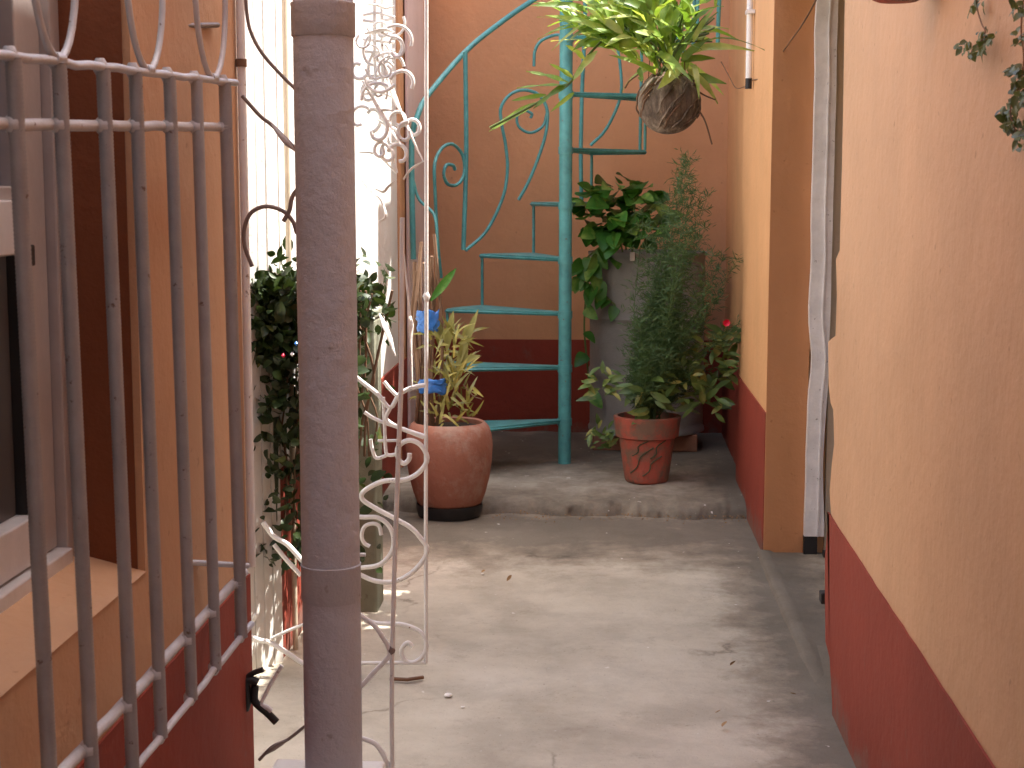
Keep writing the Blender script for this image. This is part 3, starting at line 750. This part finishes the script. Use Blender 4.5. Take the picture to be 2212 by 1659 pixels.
# ================================================================== SPIRAL STAIR
sb = onz(1219, 1003, STEP); SX, SY = sb.x, sb.y + .03
t = thing('spiral_staircase', 'teal painted iron spiral staircase with scrolled balusters winding round a tall pole', 'staircase', (SX, SY, STEP))
MB().tube([(SX, SY, STEP - .01), (SX, SY, 4.2)], .0305, 24).build('pole', M['teal'], t, True)
RS = .60
tz = [ony(1205, y, SY).z for y in (905, 787, 672, 555, 438)]
rise = (tz[4] - tz[0]) / 4
def cp(r, ang, z): return (SX - r * math.cos(ang), SY + r * math.sin(ang), z)     # 0 = left, 90 = away, 180 = right
for i in range(11):
    a0_ = R(-40 + 28 * i); a1_ = R(-40 + 28 * i + 29.5); z = tz[0] + rise * i
    poly = [(SX - .028 * math.cos(a0_ - .4), SY + .028 * math.sin(a0_ - .4))]
    for k in range(5):
        a = lerp(a0_, a1_, k / 4); q = cp(RS, a, 0); poly.append(q[:2])
    poly.append((SX - .028 * math.cos(a1_ + .4), SY + .028 * math.sin(a1_ + .4)))
    tread = MB().prism(poly, 'z', z - .005, z).build('tread', M['teal'], t)
    # angle-iron edges
    for a in (a0_, a1_):
        pa, pb = Vector(cp(.03, a, z - .011)), Vector(cp(RS, a, z - .011))
        mbb = MB().tube([pa, pb], .0095, 4); mbb.build('edge_bar', M['teal'], tread)
    MB().tube([cp(RS, lerp(a0_, a1_, k / 6), z - .012) for k in range(7)], .0105, 4).build('edge_bar', M['teal'], tread)
    if i >= 2:   # strut from the outer corner down to the tread below
        MB().tube([cp(RS, a0_ + .02, z - .02), cp(RS, a0_ + .02, z - rise)], .0075, 8).build('strut', M['teal'], t, True)
    # collar round the pole
    MB().tube([(SX, SY, z - .03), (SX, SY, z + .004)], .0345, 20).build('collar', M['teal'], tread, True)
# handrail helix
HR = .66
pts = []
for i in range(60):
    a = lerp(-30, 280, i / 59); pts.append(cp(HR, R(a), tz[0] + rise * (a + 40) / 28 + .80))
def oncyl(px, py, r=.62, back=True):
    d = ray(px, py); ox, oy = CAM.x - SX, CAM.y - SY
    A = d.x ** 2 + d.y ** 2; B = 2 * (ox * d.x + oy * d.y); C = ox * ox + oy * oy - r * r
    D = B * B - 4 * A * C
    tt = -B / (2 * A) if D < 0 else (-B + (1 if back else -1) * math.sqrt(D)) / (2 * A)
    return CAM + d * tt
def st(pts, r, name='baluster', back=True, sub=6, R_=.62):
    return MB().tube(smooth([oncyl(*p, R_, back) for p in pts], sub), r, 8).build(name, M['teal'], t, True)
hp = [oncyl(*p, .66, b_) for p, b_ in (((893, 560), False), ((890, 420), False), ((890, 300), False), ((902, 250), False), ((925, 205), True), ((1005, 112), True), ((1080, 50), True), ((1155, -2), True), ((1240, -55), True), ((1340, -115), True))]
MB().tube(smooth(hp, 8), .0135, 10).build('handrail', M['teal'], t, True)
st([(1005, 112), (1007, 330), (1001, 540)], .0115)
C = lambda *p: [c1(*q) for q in p]
st([(953, 600), (945, 520)] + C((310, 1659), (310, 1450), (370, 1320), (460, 1280), (540, 1350), (572, 1450), (565, 1560), (510, 1640), (430, 1640), (390, 1560), (410, 1470), (470, 1470), (490, 1510)), .0085, 'scroll')
st([(1006, 541), (1050, 500), (1085, 430), (1096, 370)] + C((940, 1300), (900, 1080), (900, 950), (980, 840), (1100, 800), (1230, 840), (1300, 950), (1310, 1080), (1280, 1250), (1200, 1480), (1130, 1640)) + [(1120, 432)], .0085, 'scroll')
st(C((1310, 990), (1270, 1120), (1160, 1180), (1060, 1130), (1040, 1040), (1090, 980), (1170, 1010), (1160, 1050)), .0075, 'scroll')
st(C((1190, 590), (1200, 450), (1260, 360), (1390, 310), (1480, 330)), .008, 'scroll')
D2 = lambda *p: [c2(*q) for q in p]
st(D2((250, 1590), (245, 1150), (255, 700), (275, 250), (280, -60)), .0105)
st(D2((320, 1130), (430, 1020), (520, 850), (560, 700), (550, 500), (530, 350), (540, 200)), .008, 'scroll')
st(D2((705, 1180), (710, 900), (715, 600), (720, 300)), .008)
st(D2((1120, 380), (1125, 150), (1130, -60)), .010, R_=.66); st(D2((1310, 370), (1315, 150), (1325, -60)), .010, R_=.70)
st(D2((1110, 378), (1200, 376), (1318, 372)), .009, 'rail', R_=.70)
# left front scroll ends near the plant
st([(890, 380), (905, 430), (940, 470), (945, 560)], .0075, 'scroll', False)

# ================================================================== DRUM on bricks, with pothos
db = ony(1397, 760, 7.94); DX, DY, DZ = db.x, 7.94, .14
bz = STEP
for i, (dx, dy) in enumerate(((-.17, -.12), (.15, -.14), (0, .17))):
    for j in range(1):
        o = MB().box((DX + dx - .10, DY + dy - .05, bz + .0), (DX + dx + .10, DY + dy + .05, DZ)).build('support_brick', M['brick'], None, bevel=.006)
        tag(o, ['old brick under the grey drum, on its left side', 'old brick under the grey drum, on its right side', 'old brick under the grey drum, hidden at its back'][i], 'brick', 'bricks under the drum')
t = thing('drum_planter', 'weathered grey steel drum used as a planter in the back corner', 'drum', (DX, DY, DZ))
rd = .295; DT = ony(1380, 548, DY - rd).z
H = DT - DZ
prof = [(rd * .97, 0), (rd, .004), (rd, .02), (rd * .98, .028)]
for i in range(1, 40):
    h = .03 + (H - .06) * i / 40
    bulge = sum(.014 * math.exp(-((h - c_) / .012) ** 2) for c_ in (H * .33, H * .64)) + sum(.006 * math.exp(-((h - c_) / .012) ** 2) for c_ in (H - .10, H - .14))
    prof.append((rd * .975 + bulge, h))
prof += [(rd * .98, H - .025), (rd * 1.01, H - .015), (rd * 1.01, H), (rd * .96, H), (rd * .94, H - .05), (.01, H - .05)]
MB().lathe(prof, (DX, DY, DZ), 56, .012, 3).build('drum_body', M['drum'], t, True)
MB().lathe([(rd * .93, H - .055), (rd * .93, H - .04), (.01, H - .02)], (DX, DY, DZ), 30).build('soil', M['soil'], t, True)
lg = onp(1366, 550, Vector((DX, DY - rd - .006, 0)), Vector((0, 1, 0)))
MB().box((lg.x - .012, DY - rd - .012, DT - .035), (lg.x + .012, DY - rd * .985, DT + .008)).build('lug', M['aluw'], t, bevel=.003)

t = thing('pothos_plant', 'glossy heart leaved pothos spilling over the left rim of the grey drum', 'plant', (DX - .05, DY - .05, DT))
heart = [leaf_mesh('leaf', l, l * .72, M['leafpothos'], 6, .22, .22, 'heart') for l in (.085, .105, .125)]
cnt = 0
def leafat(p, d, meshes, par, up=None, s=1, nm='leaf'):
    put(nm, random.choice(meshes), orient(p, d, up, rnd(.7), s * random.uniform(.8, 1.2)), par)
for i in range(230):
    px = random.gauss(1345, 50); py = random.gauss(468, 42)
    if ((px - 1345) / 100) ** 2 + ((py - 470) / 88) ** 2 > 1 or (py > 525 and px > 1330): continue
    y = 7.75 + rnd(.22); p = ony(px, py, y)
    out = Vector((px - 1350, -220 + rnd(120), (470 - py) * .8 + 10)).normalized() + rvec() * .5
    leafat(p, out, heart, t, Vector((0, -.8, 1)))
trail = [(1300, 530), (1285, 575), (1295, 610), (1310, 650), (1335, 690)]
def vine(pts, r, mat, par, name='stem'):
    q = smooth(pts, 5); MB().tube(q, r, 6).build(name, mat, par, True); return q
for k, pth in enumerate(([(1310, 520), (1290, 560), (1285, 590), (1300, 630), (1330, 660)], [(1300, 530), (1265, 560), (1250, 585), (1262, 610), (1300, 620)],
                         [(1290, 540), (1270, 610), (1262, 700), (1268, 780), (1275, 850)], [(1360, 480), (1362, 520), (1368, 550)], [(1350, 480), (1352, 540)], [(1330, 470), (1345, 545)])):
    q = vine([ony(x, y, DY - rd * .8 if k < 3 else 7.75) for x, y in pth], .0045, M['stemg'], t)
    if k < 3:
        for p in q[2::2 if k < 2 else 3]:
            leafat(p, Vector((rnd(), -.5, -.7 + rnd(.4))), heart, t, Vector((0, -1, .4)), .8)

# ================================================================== FLOWER POT in front of the drum
fp = onz(1398, 1048, STEP); FX, FY = fp.x, fp.y + .10
t = thing('flower_pot', 'worn red clay flower pot with thick rim on the concrete step before the drum', 'flower pot', (FX, FY, STEP))
s1 = FY / FPX
rb, rt, hh = 47 * s1, 66 * s1, .30
rimz = ony(1400, 908, FY - .14).z - STEP; bodz = ony(1400, 950, FY - .13).z - STEP
MB().lathe([(rb * .92, 0), (rb, .008), (rb * 1.03, .02), (lerp(rb, rt * .93, .5), bodz * .5), (rt * .93, bodz), (rt * .93, bodz + .012), (.01, bodz + .012)], (FX, FY, STEP), 44, .01).build('body', M['terra2'], t, True)
MB().lathe([(rt * .95, bodz - .006), (rt * 1.04, bodz), (rt * 1.10, rimz - .012), (rt * 1.11, rimz), (rt * .98, rimz + .003), (rt * .93, rimz - .03), (rt * .93, bodz)], (FX, FY, STEP), 44, .008).build('rim', M['terra2'], t, True)
MB().lathe([(rt * .925, rimz - .05), (rt * .925, rimz - .028), (.01, rimz - .015)], (FX, FY, STEP), 24).build('soil', M['soil'], t, True)
# thin dried creeper stems clinging to the pot
for a0_, z0_, a1_, z1_ in ((-.75, .05, .15, .17), (-.2, .04, .5, .13), (-.6, .13, -.05, .20), (.1, .12, .6, .20)):
    q = []
    for i in range(9):
        u_ = i / 8; zz_ = lerp(z0_, z1_, u_); a = lerp(a0_, a1_, u_) + .10 * math.sin(u_ * 7)
        k_ = lerp(rb, rt * .93, min(1, zz_ / bodz)) + .003
        q.append((FX + k_ * math.sin(a), FY - k_ * math.cos(a), STEP + zz_))
    MB().tube(q, .0028, 5).build('dry_vine', M['moss'], t, True)

t = thing('feathery_plant', 'tall feathery asparagus fern rising from the worn red flower pot', 'plant', (FX, FY, STEP + rimz))
needle = leaf_mesh('frond', .040, .0052, M['feather'], 2, 0, .1, 'strap')
items = []
for st_ in range(46):
    tx = random.gauss(1474, 46); ty = random.uniform(385, 840) if st_ > 5 else random.uniform(340, 450)
    if st_ < 3: tx = 1485 + rnd(12); ty = 350 + 15 * st_
    yb_ = FY + rnd(.10); ytop = FY + rnd(.22)
    base = Vector((FX + rnd(.06), FY + rnd(.06), STEP + rimz - .02)); tip = ony(tx, ty, ytop)
    mid = lerp(base, tip, .5) + Vector((rnd(.04), rnd(.05), .03))
    q = smooth([base, lerp(base, mid, .5) + Vector((rnd(.02), 0, 0)), mid, tip], 8)
    MB().tube(q, [lerp(.0028, .0009, i / (len(q) - 1)) for i in range(len(q))], 5).build('stem', M['feather'], t, True)
    n = len(q)
    for i, p in enumerate(q):
        if i < n * .22: continue
        for k in range(7):
            d = rvec(); d.z = abs(d.z) * .5 + .15; ln = random.uniform(.04, .12) * (1.15 - .6 * i / n)
            for m_ in range(5):
                items.append((needle, orient(p + d.normalized() * ln * (m_ / 5), d + rvec() * .9, None, rnd(3), random.uniform(.5, 1.0))))
joined('foliage', items, t)

t = thing('flowering_plant', 'leafy green plant with one crimson flower in the worn red flower pot', 'plant', (FX + .02, FY, STEP + rimz))
pl = [leaf_mesh('leaf', l, l * .36, M['leafpot'], 4, .3, .3, 'oval') for l in (.055, .075, .09)]
for cx_, cy_, rx, ry, nn, dy in ((1302, 830, 24, 48, 22, -.05), (1400, 845, 28, 26, 18, -.10), (1480, 835, 20, 50, 26, -.05), (1535, 780, 38, 62, 60, .02), (1520, 870, 40, 34, 26, -.02), (1570, 740, 22, 36, 30, .04), (1412, 885, 14, 18, 6, -.12)):
    c_ = ony(cx_, cy_ - ry * .6, FY + dy); b_ = Vector((FX + rnd(.05), FY + rnd(.05), STEP + rimz - .01))
    vine([b_, lerp(b_, c_, .5) + Vector((rnd(.02), -.02, .03)), c_], .004, M['stemg'], t)
    for k in range(nn):
        a = random.uniform(0, 6.28); rr = math.sqrt(random.random())
        p = ony(cx_ + rx * rr * math.cos(a), cy_ + ry * rr * math.sin(a), FY + dy + rnd(.07))
        leafat(p, Vector((math.cos(a) + rnd(.5), -.4 + rnd(.6), .1 + rnd(.7))), pl, t, Vector((0, -1, .8)))
fpnt = ony(1569, 697, FY - .14)
for k in range(7):
    a = k * 6.283 / 7
    me_ = heart_p = None
    pm = bpy.data.meshes.get('petal') or leaf_mesh('petal', .022, .019, M['flower'], 3, .3, -.2, 'oval')
    put('petal', pm, orient(fpnt, Vector((math.cos(a), -.6, math.sin(a))), Vector((0, -1, 0)), 0), t)
# low weeds by the drum foot
t = thing('weed_tuft', 'small yellowish weed tuft at the foot of the drum, left of the worn pot', 'plant', onz(1300, 965, STEP))
for k in range(26):
    p = ony(1300 + rnd(26), 945 + rnd(26), 7.15 + rnd(.05)); p.z = max(p.z, STEP + .02)
    leafat(p, Vector((rnd(), -.4, .2 + rnd(.6))), pl, t, Vector((0, -1, .6)), .75)

# ================================================================== BIG TERRACOTTA POT
tp_ = onz(965, 1128); TX, TY = tp_.x, tp_.y + .12
t = thing('terracotta_pot', 'big round shouldered terracotta pot on a black base at the left of the passage', 'flower pot', (TX, TY, 0))
s2 = TY / FPX
z_ = lambda y: ony(965, y, TY - .1).z
MB().lathe([(.115, 0), (.130, .006), (.138, .04), (.138, z_(1096))], (TX, TY, .0), 30).build('base', M['black'], t, True)
RW = 96 * s2
zz0 = z_(1100)
pr = [(.122, zz0)] + [(RW * w_, z_(y)) for w_, y in ((.75, 1092), (.83, 1072), (.92, 1040), (.98, 1003), (1.0, 970), (.98, 948), (.93, 931), (.86, 922))]
pr += [(RW * .80, z_(918)), (RW * .76, z_(921)), (RW * .76, z_(940)), (.01, z_(938))]
MB().lathe(pr, (TX, TY, 0), 56, .012, 8).build('body', M['terra'], t, True)
MB().lathe([(RW * .75, z_(945)), (RW * .75, z_(930)), (.01, z_(928))], (TX, TY, 0), 24).build('soil', M['soil'], t, True)
ztop = z_(922)
t = thing('croton_plant', 'yellow green strap leaved plant with dry canes in the big terracotta pot', 'plant', (TX, TY, ztop))
cl = [leaf_mesh('leaf', l, l * .17, M['croton'], 6, .3, dr, 'strap', .06) for l, dr in ((.09, .5), (.12, .9), (.14, .35), (.11, 1.2))]
for k in range(150):
    px = random.gauss(972, 26); py = random.uniform(715, 915)
    if px < 890 or px > 1022: continue
    p = ony(px, py, TY + rnd(.12))
    leafat(p, Vector(((px - 965) / 90 + rnd(.5), -.2 + rnd(.5), .6 + rnd(.8))), cl, t, Vector((0, -1, .6)), .6)
for k, (b_, e_) in enumerate((((985, 800), (1028, 668)), ((965, 760), (976, 672)), ((980, 790), (1035, 765)), ((930, 650), (985, 580)), ((950, 750), (948, 690)), ((1000, 800), (1005, 700)))):
    p, q = ony(*b_, TY - .05), ony(*e_, TY - .05); L = (q - p).length
    me_ = leaf_mesh('leaf', L, .035, M['croton'] if k != 3 else M['leafpothos'], 6, .3, .12, 'oval')
    put('leaf', me_, orient(p, q - p, Vector((0, -1, .3)), rnd(.3)), t)
for k in range(9):
    x0 = 895 + k * 6 + rnd(4); pts = [ony(x0 + rnd(4), 935, TY + .02), ony(x0 + rnd(7), 820, TY + rnd(.05)), ony(x0 + rnd(9), 700, TY + rnd(.05)), ony(x0 + rnd(10), 545 + rnd(45), TY + rnd(.06))]
    vine(pts, random.uniform(.004, .009), M['twig'], t, 'cane')
pts = [ony(1000, 830, TY - .05), ony(1022, 855, TY - .08), ony(1040, 862, TY - .08)]; vine(pts, .003, M['twig'], t, 'cane')
def rag(cx_, cy_, w_, h_, label):
    c = ony(cx_, cy_, TY - .13); W_ = w_ * s2; Hh = h_ * s2
    v = []; f = []; nx_, nz_ = 14, 8
    for j in range(nz_ + 1):
        for i in range(nx_ + 1):
            a = (i / nx_ - .5) * 2.6
            v.append((c.x + W_ * .42 * math.sin(a) + .016 * noise.noise(Vector((i * .5, j * .6, cx_))), c.y + .05 - .05 * math.cos(a) + .012 * noise.noise(Vector((i, j * .7, cy_))),
                      c.z + (j / nz_ - .5) * Hh + .020 * noise.noise(Vector((i * .3, j * .12, cy_)))))
    for j in range(nz_):
        for i in range(nx_):
            a = j * (nx_ + 1) + i; f.append((a, a + 1, a + nx_ + 2, a + nx_ + 1))
    mm = MB(); mm.v = v; mm.f = f; o = mm.build('plastic_tie', M['blue'], None, True)
    o.modifiers.new('solid', 'SOLIDIFY').thickness = .002
    tag(o, label, 'plastic tie')
rag(922, 694, 58, 44, 'blue plastic tie wrapped high round the dry canes of terracotta pot')
rag(932, 836, 72, 30, 'blue plastic tie lower on the canes, just above the terracotta pot')

# ================================================================== BUSH behind the column
bb = ony(745, 1333, 4.9); 
t = thing('mossy_post', 'square pale lichened post standing in the bush, partly hidden behind the grey column', 'post', (bb.x, 4.97, 0))
x0p = ony(735, 1300, 4.9).x; x1p = ony(815, 1300, 4.9).x; zp = ony(745, 690, 4.9).z
MB().box((x0p, 4.9, -.01), (x1p, 5.05, zp)).build('shaft', M['post'], t, bevel=.008)
MB().box((x0p - .012, 4.888, zp + .001), (x1p + .004, 5.062, zp + .03)).build('cap', M['post'], t, bevel=.006)
t = thing('dark_bush', 'dense dark small leaved bush against the white wall, behind the grey column', 'bush', (bb.x - .1, 4.6, .3))
bl = [leaf_mesh('leaf', l, l * .62, M['leafbush'], 4, .25, .2, 'oval') for l in (.026, .034, .042)]
def bush_pt():
    while True:
        px = random.uniform(522, 838); py = random.uniform(545, 1240)
        left = px < 660
        if py < 600: dens = .12 if px < 640 else .05
        elif py < 900: dens = 1.0 if (545 < px < 800) else .25
        elif py < 1060: dens = .45 if 545 < px < 825 else .12
        else: dens = .26 if 560 < px < 680 else (.16 if px > 640 else .22)
        if px > 775: dens *= (.4 if py < 690 else .07)
        n_ = noise.noise(Vector((px / 32, py / 32, 1)))
        if px < 600: dens *= .6 if py < 760 else .35
        if py > 740 and n_ < .10: dens *= .10
        if random.random() < dens: break
    t_ = (px - 560) / 200
    y = random.uniform(4.24, 4.34) if px < 610 else random.uniform(4.25, 4.34 + min(.6, max(0, t_) * .5))
    return ony(px, py, y)
items = []
for k in range(3700):
    p = bush_pt(); mw = orient(p, rvec() + Vector((.1, -.2, .1)), None, rnd(3), random.uniform(.8, 1.25)); me_ = random.choice(bl)
    if k < 290: put('leaf', me_, mw, t)
    else: items.append((me_, mw))
joined('foliage', items, t)
for k in range(26):
    x0 = 600 + rnd(60) if k % 2 else 740 + rnd(70); pts = [ony(x0, 1230 if k % 2 else 985, 4.45), ony(x0 + rnd(20), 1000 if k % 2 else 900, 4.4), ony(x0 + rnd(40), 800, 4.38), ony(x0 + rnd(60), 620 + rnd(40), 4.35)]
    vine(pts, random.uniform(.002, .004), M['twig'], t, 'twig')
pts = [ony(591, 1442, 4.36), ony(590, 1300, 4.35), ony(589, 1100, 4.34), ony(590, 900, 4.34)]
q = smooth(pts, 10); MB().tube(q, [.0165 + .002 * noise.noise(Vector((i * .6, 0, 0))) for i in range(len(q))], 10).build('trunk', M['moss'], t, True)
fm = bpy.data.meshes.get('petal')
for k, (x, y, mat) in enumerate(((612, 768, 'flower'), (640, 742, 'blue'), (631, 765, 'wpipe'))):
    MB().lathe([(.001, -.006), (.006, 0), (.001, .006)], ony(x, y, 4.2), 8).build('blossom', M[mat], t, True)

# ================================================================== HANGING PLANT
hy = 5.2; hc = ony(1444, 222, hy); 
t = thing('coconut_planter', 'hairy brown coconut shell planter hanging in mid air before the staircase', 'hanging planter', hc)
rr = 65 * hy / FPX
P = []
for i in range(15):
    a = -math.pi / 2 + math.pi * (i / 14) * .80; P.append((max(.002, rr * math.cos(a) * (1.0)), rr * 1.02 * math.sin(a)))
P += [(P[-1][0] * .85, P[-1][1] - .01)]
MB().lathe(P, tuple(hc), 36, .16, 4).build('shell', M['husk'], t, True)
for k in range(46):
    a = rnd(3.14); e = random.uniform(-1.0, .7)
    def sp(a, e, k_): return hc + Vector((math.cos(a) * math.cos(e), math.sin(a) * math.cos(e), math.sin(e))) * rr * k_
    pts = [sp(a + i * .12 + rnd(.06), min(1.1, e + i * .17), 1.04 + rnd(.03)) for i in range(6)]
    MB().tube(smooth(pts, 3), random.uniform(.0014, .004), 5).build('fibre', M['husk' if k % 3 else 'twig'], t, True)
for pts in ([(1500, 190), (1520, 205), (1545, 215)], [(1490, 215), (1520, 255), (1538, 312)], [(1495, 175), (1530, 170)], [(1380, 160), (1360, 175), (1350, 190)]):
    MB().tube(smooth([ony(x, y, hy + rnd(.04)) for x, y in pts]), .0028, 6).build('root', M['twig'], t, True)
for x in (1400, 1480): MB().tube([ony(x, 175, hy), Vector((hc.x, hy, 2.7))], .0018, 5).build('hanger', M['wire'], t)
t = thing('fern_plant', 'bright lime strap leaved plant bursting from the hanging coconut shell, sunlit at the top', 'plant', hc + Vector((0, 0, .06)))
sm = [leaf_mesh('leaf', l, w_, M['strap'], 7, .35, dr, 'strap', .10) for l, w_, dr in ((.11, .024, .3), (.15, .028, .5), (.18, .028, .8), (.14, .038, .4))]
root = ony(1440, 150, hy)
cnt = 0
while cnt < 289:
    px = random.gauss(1378, 92); py = random.gauss(50, 62)
    if px < 1212 or px > 1570 or py > 175 or py < -90: continue
    if py > 95 + (px - 1300) * .35 and px < 1380: continue
    if px > 1520 and py > 80: continue
    p = ony(px, py, hy + rnd(.16)); d = (p - root).normalized() + rvec() * .55 + Vector((0, -.1, .1))
    put('leaf', random.choice(sm), orient(p - d.normalized() * .05, d, Vector((0, -.7, 1)), rnd(.9), random.uniform(.6, 1.05)), t); cnt += 1
for k in range(26):
    a = rnd(1.0); pts = [root + Vector((rnd(.03), rnd(.03), -.02)), root + Vector((math.sin(a) * .08, rnd(.05), .08)), root + Vector((math.sin(a) * .2, rnd(.08), .14 + rnd(.05)))]
    vine(pts, .0032, M['stemg'], t)
# the long drooping spray on the left
sp_ = [(1330, 60), (1270, 120), (1230, 180), (1190, 205), (1150, 228), (1105, 252), (1058, 276)]
P = [ony(x, y, hy - .08 - .01 * i) for i, (x, y) in enumerate(sp_)]
vine(P, .004, M['stemg'], t)
for k, (b_, e_, w_) in enumerate((((1235, 178), (1150, 228), .030), ((1160, 222), (1055, 278), .024), ((1230, 180), (1140, 148), .026), ((1225, 185), (1118, 182), .020), ((1180, 205), (1105, 215), .016), ((1240, 170), (1190, 135), .02),
                              ((1290, 110), (1235, 170), .03), ((1265, 130), (1225, 95), .026), ((1250, 60), (1215, 20), .03), ((1240, 200), (1190, 240), .014))):
    p, q = ony(*b_, hy - .1), ony(*e_, hy - .14); L = (q - p).length
    put('leaf', leaf_mesh('leaf', L, w_, M['strap'], 7, .3, .08, 'strap', .12), orient(p, q - p, Vector((.2, -.7, .8)), rnd(.4)), t)

# ================================================================== things on the near right wall
wp = onx(1935, 4, XR - .07)
t = thing('wall_pot', 'dark red wall pot hung high on the ochre wall, only its bottom showing', 'flower pot', (XR - .06, wp.y, wp.z))
z0 = onx(1935, 20, XR - .05).z
MB().lathe([(.035, 0), (.045, .004), (.062, .12), (.066, .12), (.066, .14), (.01, .14)], (XR - .07, onx(1938, 10, XR - .07).y, z0), 26).build('pot', M['terra2'], t, True)
MB().box((XR - .03, wp.y - .07, z0 + .03), (XR - .0005, wp.y + .07, z0 + .05)).build('bracket', M['black'], t)
vl_ = [leaf_mesh('leaf', l, l * .8, M['vine'], 4, .25, .2, 'heart') for l in (.012, .015, .018)]
for idx, (pth, clus, lab) in enumerate((
    ([(2108, -60), (2110, 10), (2120, 50), (2128, 70), (2112, 100)], ((2085, 102, 12), (2112, 108, 14), (2135, 90, 10), (2125, 75, 6), (2112, 8, 8)), 'short trailing vine with one leaf cluster hanging on the ochre wall'),
    ([(2215, -40), (2206, 60), (2212, 130), (2200, 190), (2182, 240), (2196, 290)], ((2200, 155, 14), (2205, 190, 12), (2180, 240, 16), (2186, 265, 14), (2208, 280, 14), (2205, 20, 12), (2206, 85, 10), (2200, 215, 12), (2210, 305, 8)), 'longer leafy vine trailing down the ochre wall at the right edge'))):
    t = thing('trailing_vine', lab, 'vine', onx(*pth[0], XR - .02), 'vines trailing on the ochre wall')
    vine([onx(x, y, XR - .02 - rnd(.008)) for x, y in pth], .0013, M['twig'], t)
    for cx_, cy_, nn in clus:
        for k in range(int(nn * 1.5)):
            p = onx(cx_ + rnd(15), cy_ + rnd(13), XR - .02 - rnd(.012)); put('leaf', random.choice(vl_), orient(p, Vector((-.4 + rnd(.5), -.3 + rnd(), rnd() - .3)), Vector((-1, -.4, .4)), rnd(.6), random.uniform(.7, 1.1)), t)
o = MB().tube([onz(842, 1466, .006), onz(880, 1468, .008), onz(914, 1463, .006)], .0055, 8).build('rail_shadow_rod', M['wire'], None, True)  # floor shadow of the gate rail, modelled as a dark rod
tag(o, 'short dark rod standing in for the gate rail shadow on the floor', 'rod')
# scuffs of loose plaster and leaf litter on the floor
def pebble(px, py, s_, mat, label, cat, i):
    p = onz(px, py, STEP if py < 1075 else .0)
    mm = MB().lathe([(.001, -.0), (s_, .001), (s_ * .9, s_ * .35), (.001, s_ * .55)], tuple(p), 7, .5, i).build(cat.replace(' ', '_'), M[mat], None); tag(mm, label, cat)
pebble(968, 1503, .013, 'white', 'white chip of plaster on floor, largest, right of iron gate foot', 'plaster chip', 1)
pebble(1000, 1528, .006, 'white', 'small white chip on the floor just right of the largest plaster chip', 'plaster chip', 2)
pebble(1042, 1240, .006, 'white', 'tiny pale chip on the stained floor below the terracotta pot', 'plaster chip', 3)
pebble(1400, 1400, .006, 'white', 'pale chip in middle of the passage floor', 'plaster chip', 4)
dl = [leaf_mesh('dry_leaf', l, l * .55, M['deadleaf'], 4, .5, -.2, 'oval') for l in (.018, .026)]
for i, (x, y, lab) in enumerate(((1545, 1540, 'curled brown leaf on the floor near the red band of ochre wall'), (1578, 1437, 'brown leaf flat on the floor right of the passage middle'), (1040, 1236, 'dark dry leaf on the stained floor beside the tiny pale chip'),
                                 (1095, 1255, 'dry leaf on the floor stain in front of the step'), (1720, 1500, 'dry leaf caught along the cement lip of the doorway'), (1560, 1570, 'small crumpled leaf below the curled brown one'))):
    p = onz(x, y, .012); o = bpy.data.objects.new('dry_leaf', dl[i % 2]); COL.objects.link(o); o.matrix_basis = orient(p, Vector((rnd(), rnd(), .1)), None, rnd(.5)); tag(o, lab, 'dry leaf')
# moss and grit gathered in the corner of the step
gi = []
for k in range(900):
    x = random.gauss(1560, 60) if k % 2 else random.uniform(1060, 1610); y = random.gauss(1100, 12) if k % 2 else random.gauss(1113, 6)
    if x > 1625: continue
    p = onz(x, y, .011); p.x = min(p.x, XR - .02); gi.append((dl[0], orient(p, Vector((rnd(), rnd(), rnd(.5))), None, rnd(2), random.uniform(.15, .5))))
ro = bpy.data.objects.new('tmp', None); COL.objects.link(ro)
o = joined('grit', gi, ro); o.parent = None; o.matrix_parent_inverse = Matrix.Identity(4); bpy.data.objects.remove(ro)
o['label'] = 'dark grit and leaf crumbs gathered along the foot of the concrete step'; o['category'] = 'litter'
S.render.resolution_x = 1024; S.render.resolution_y = 768
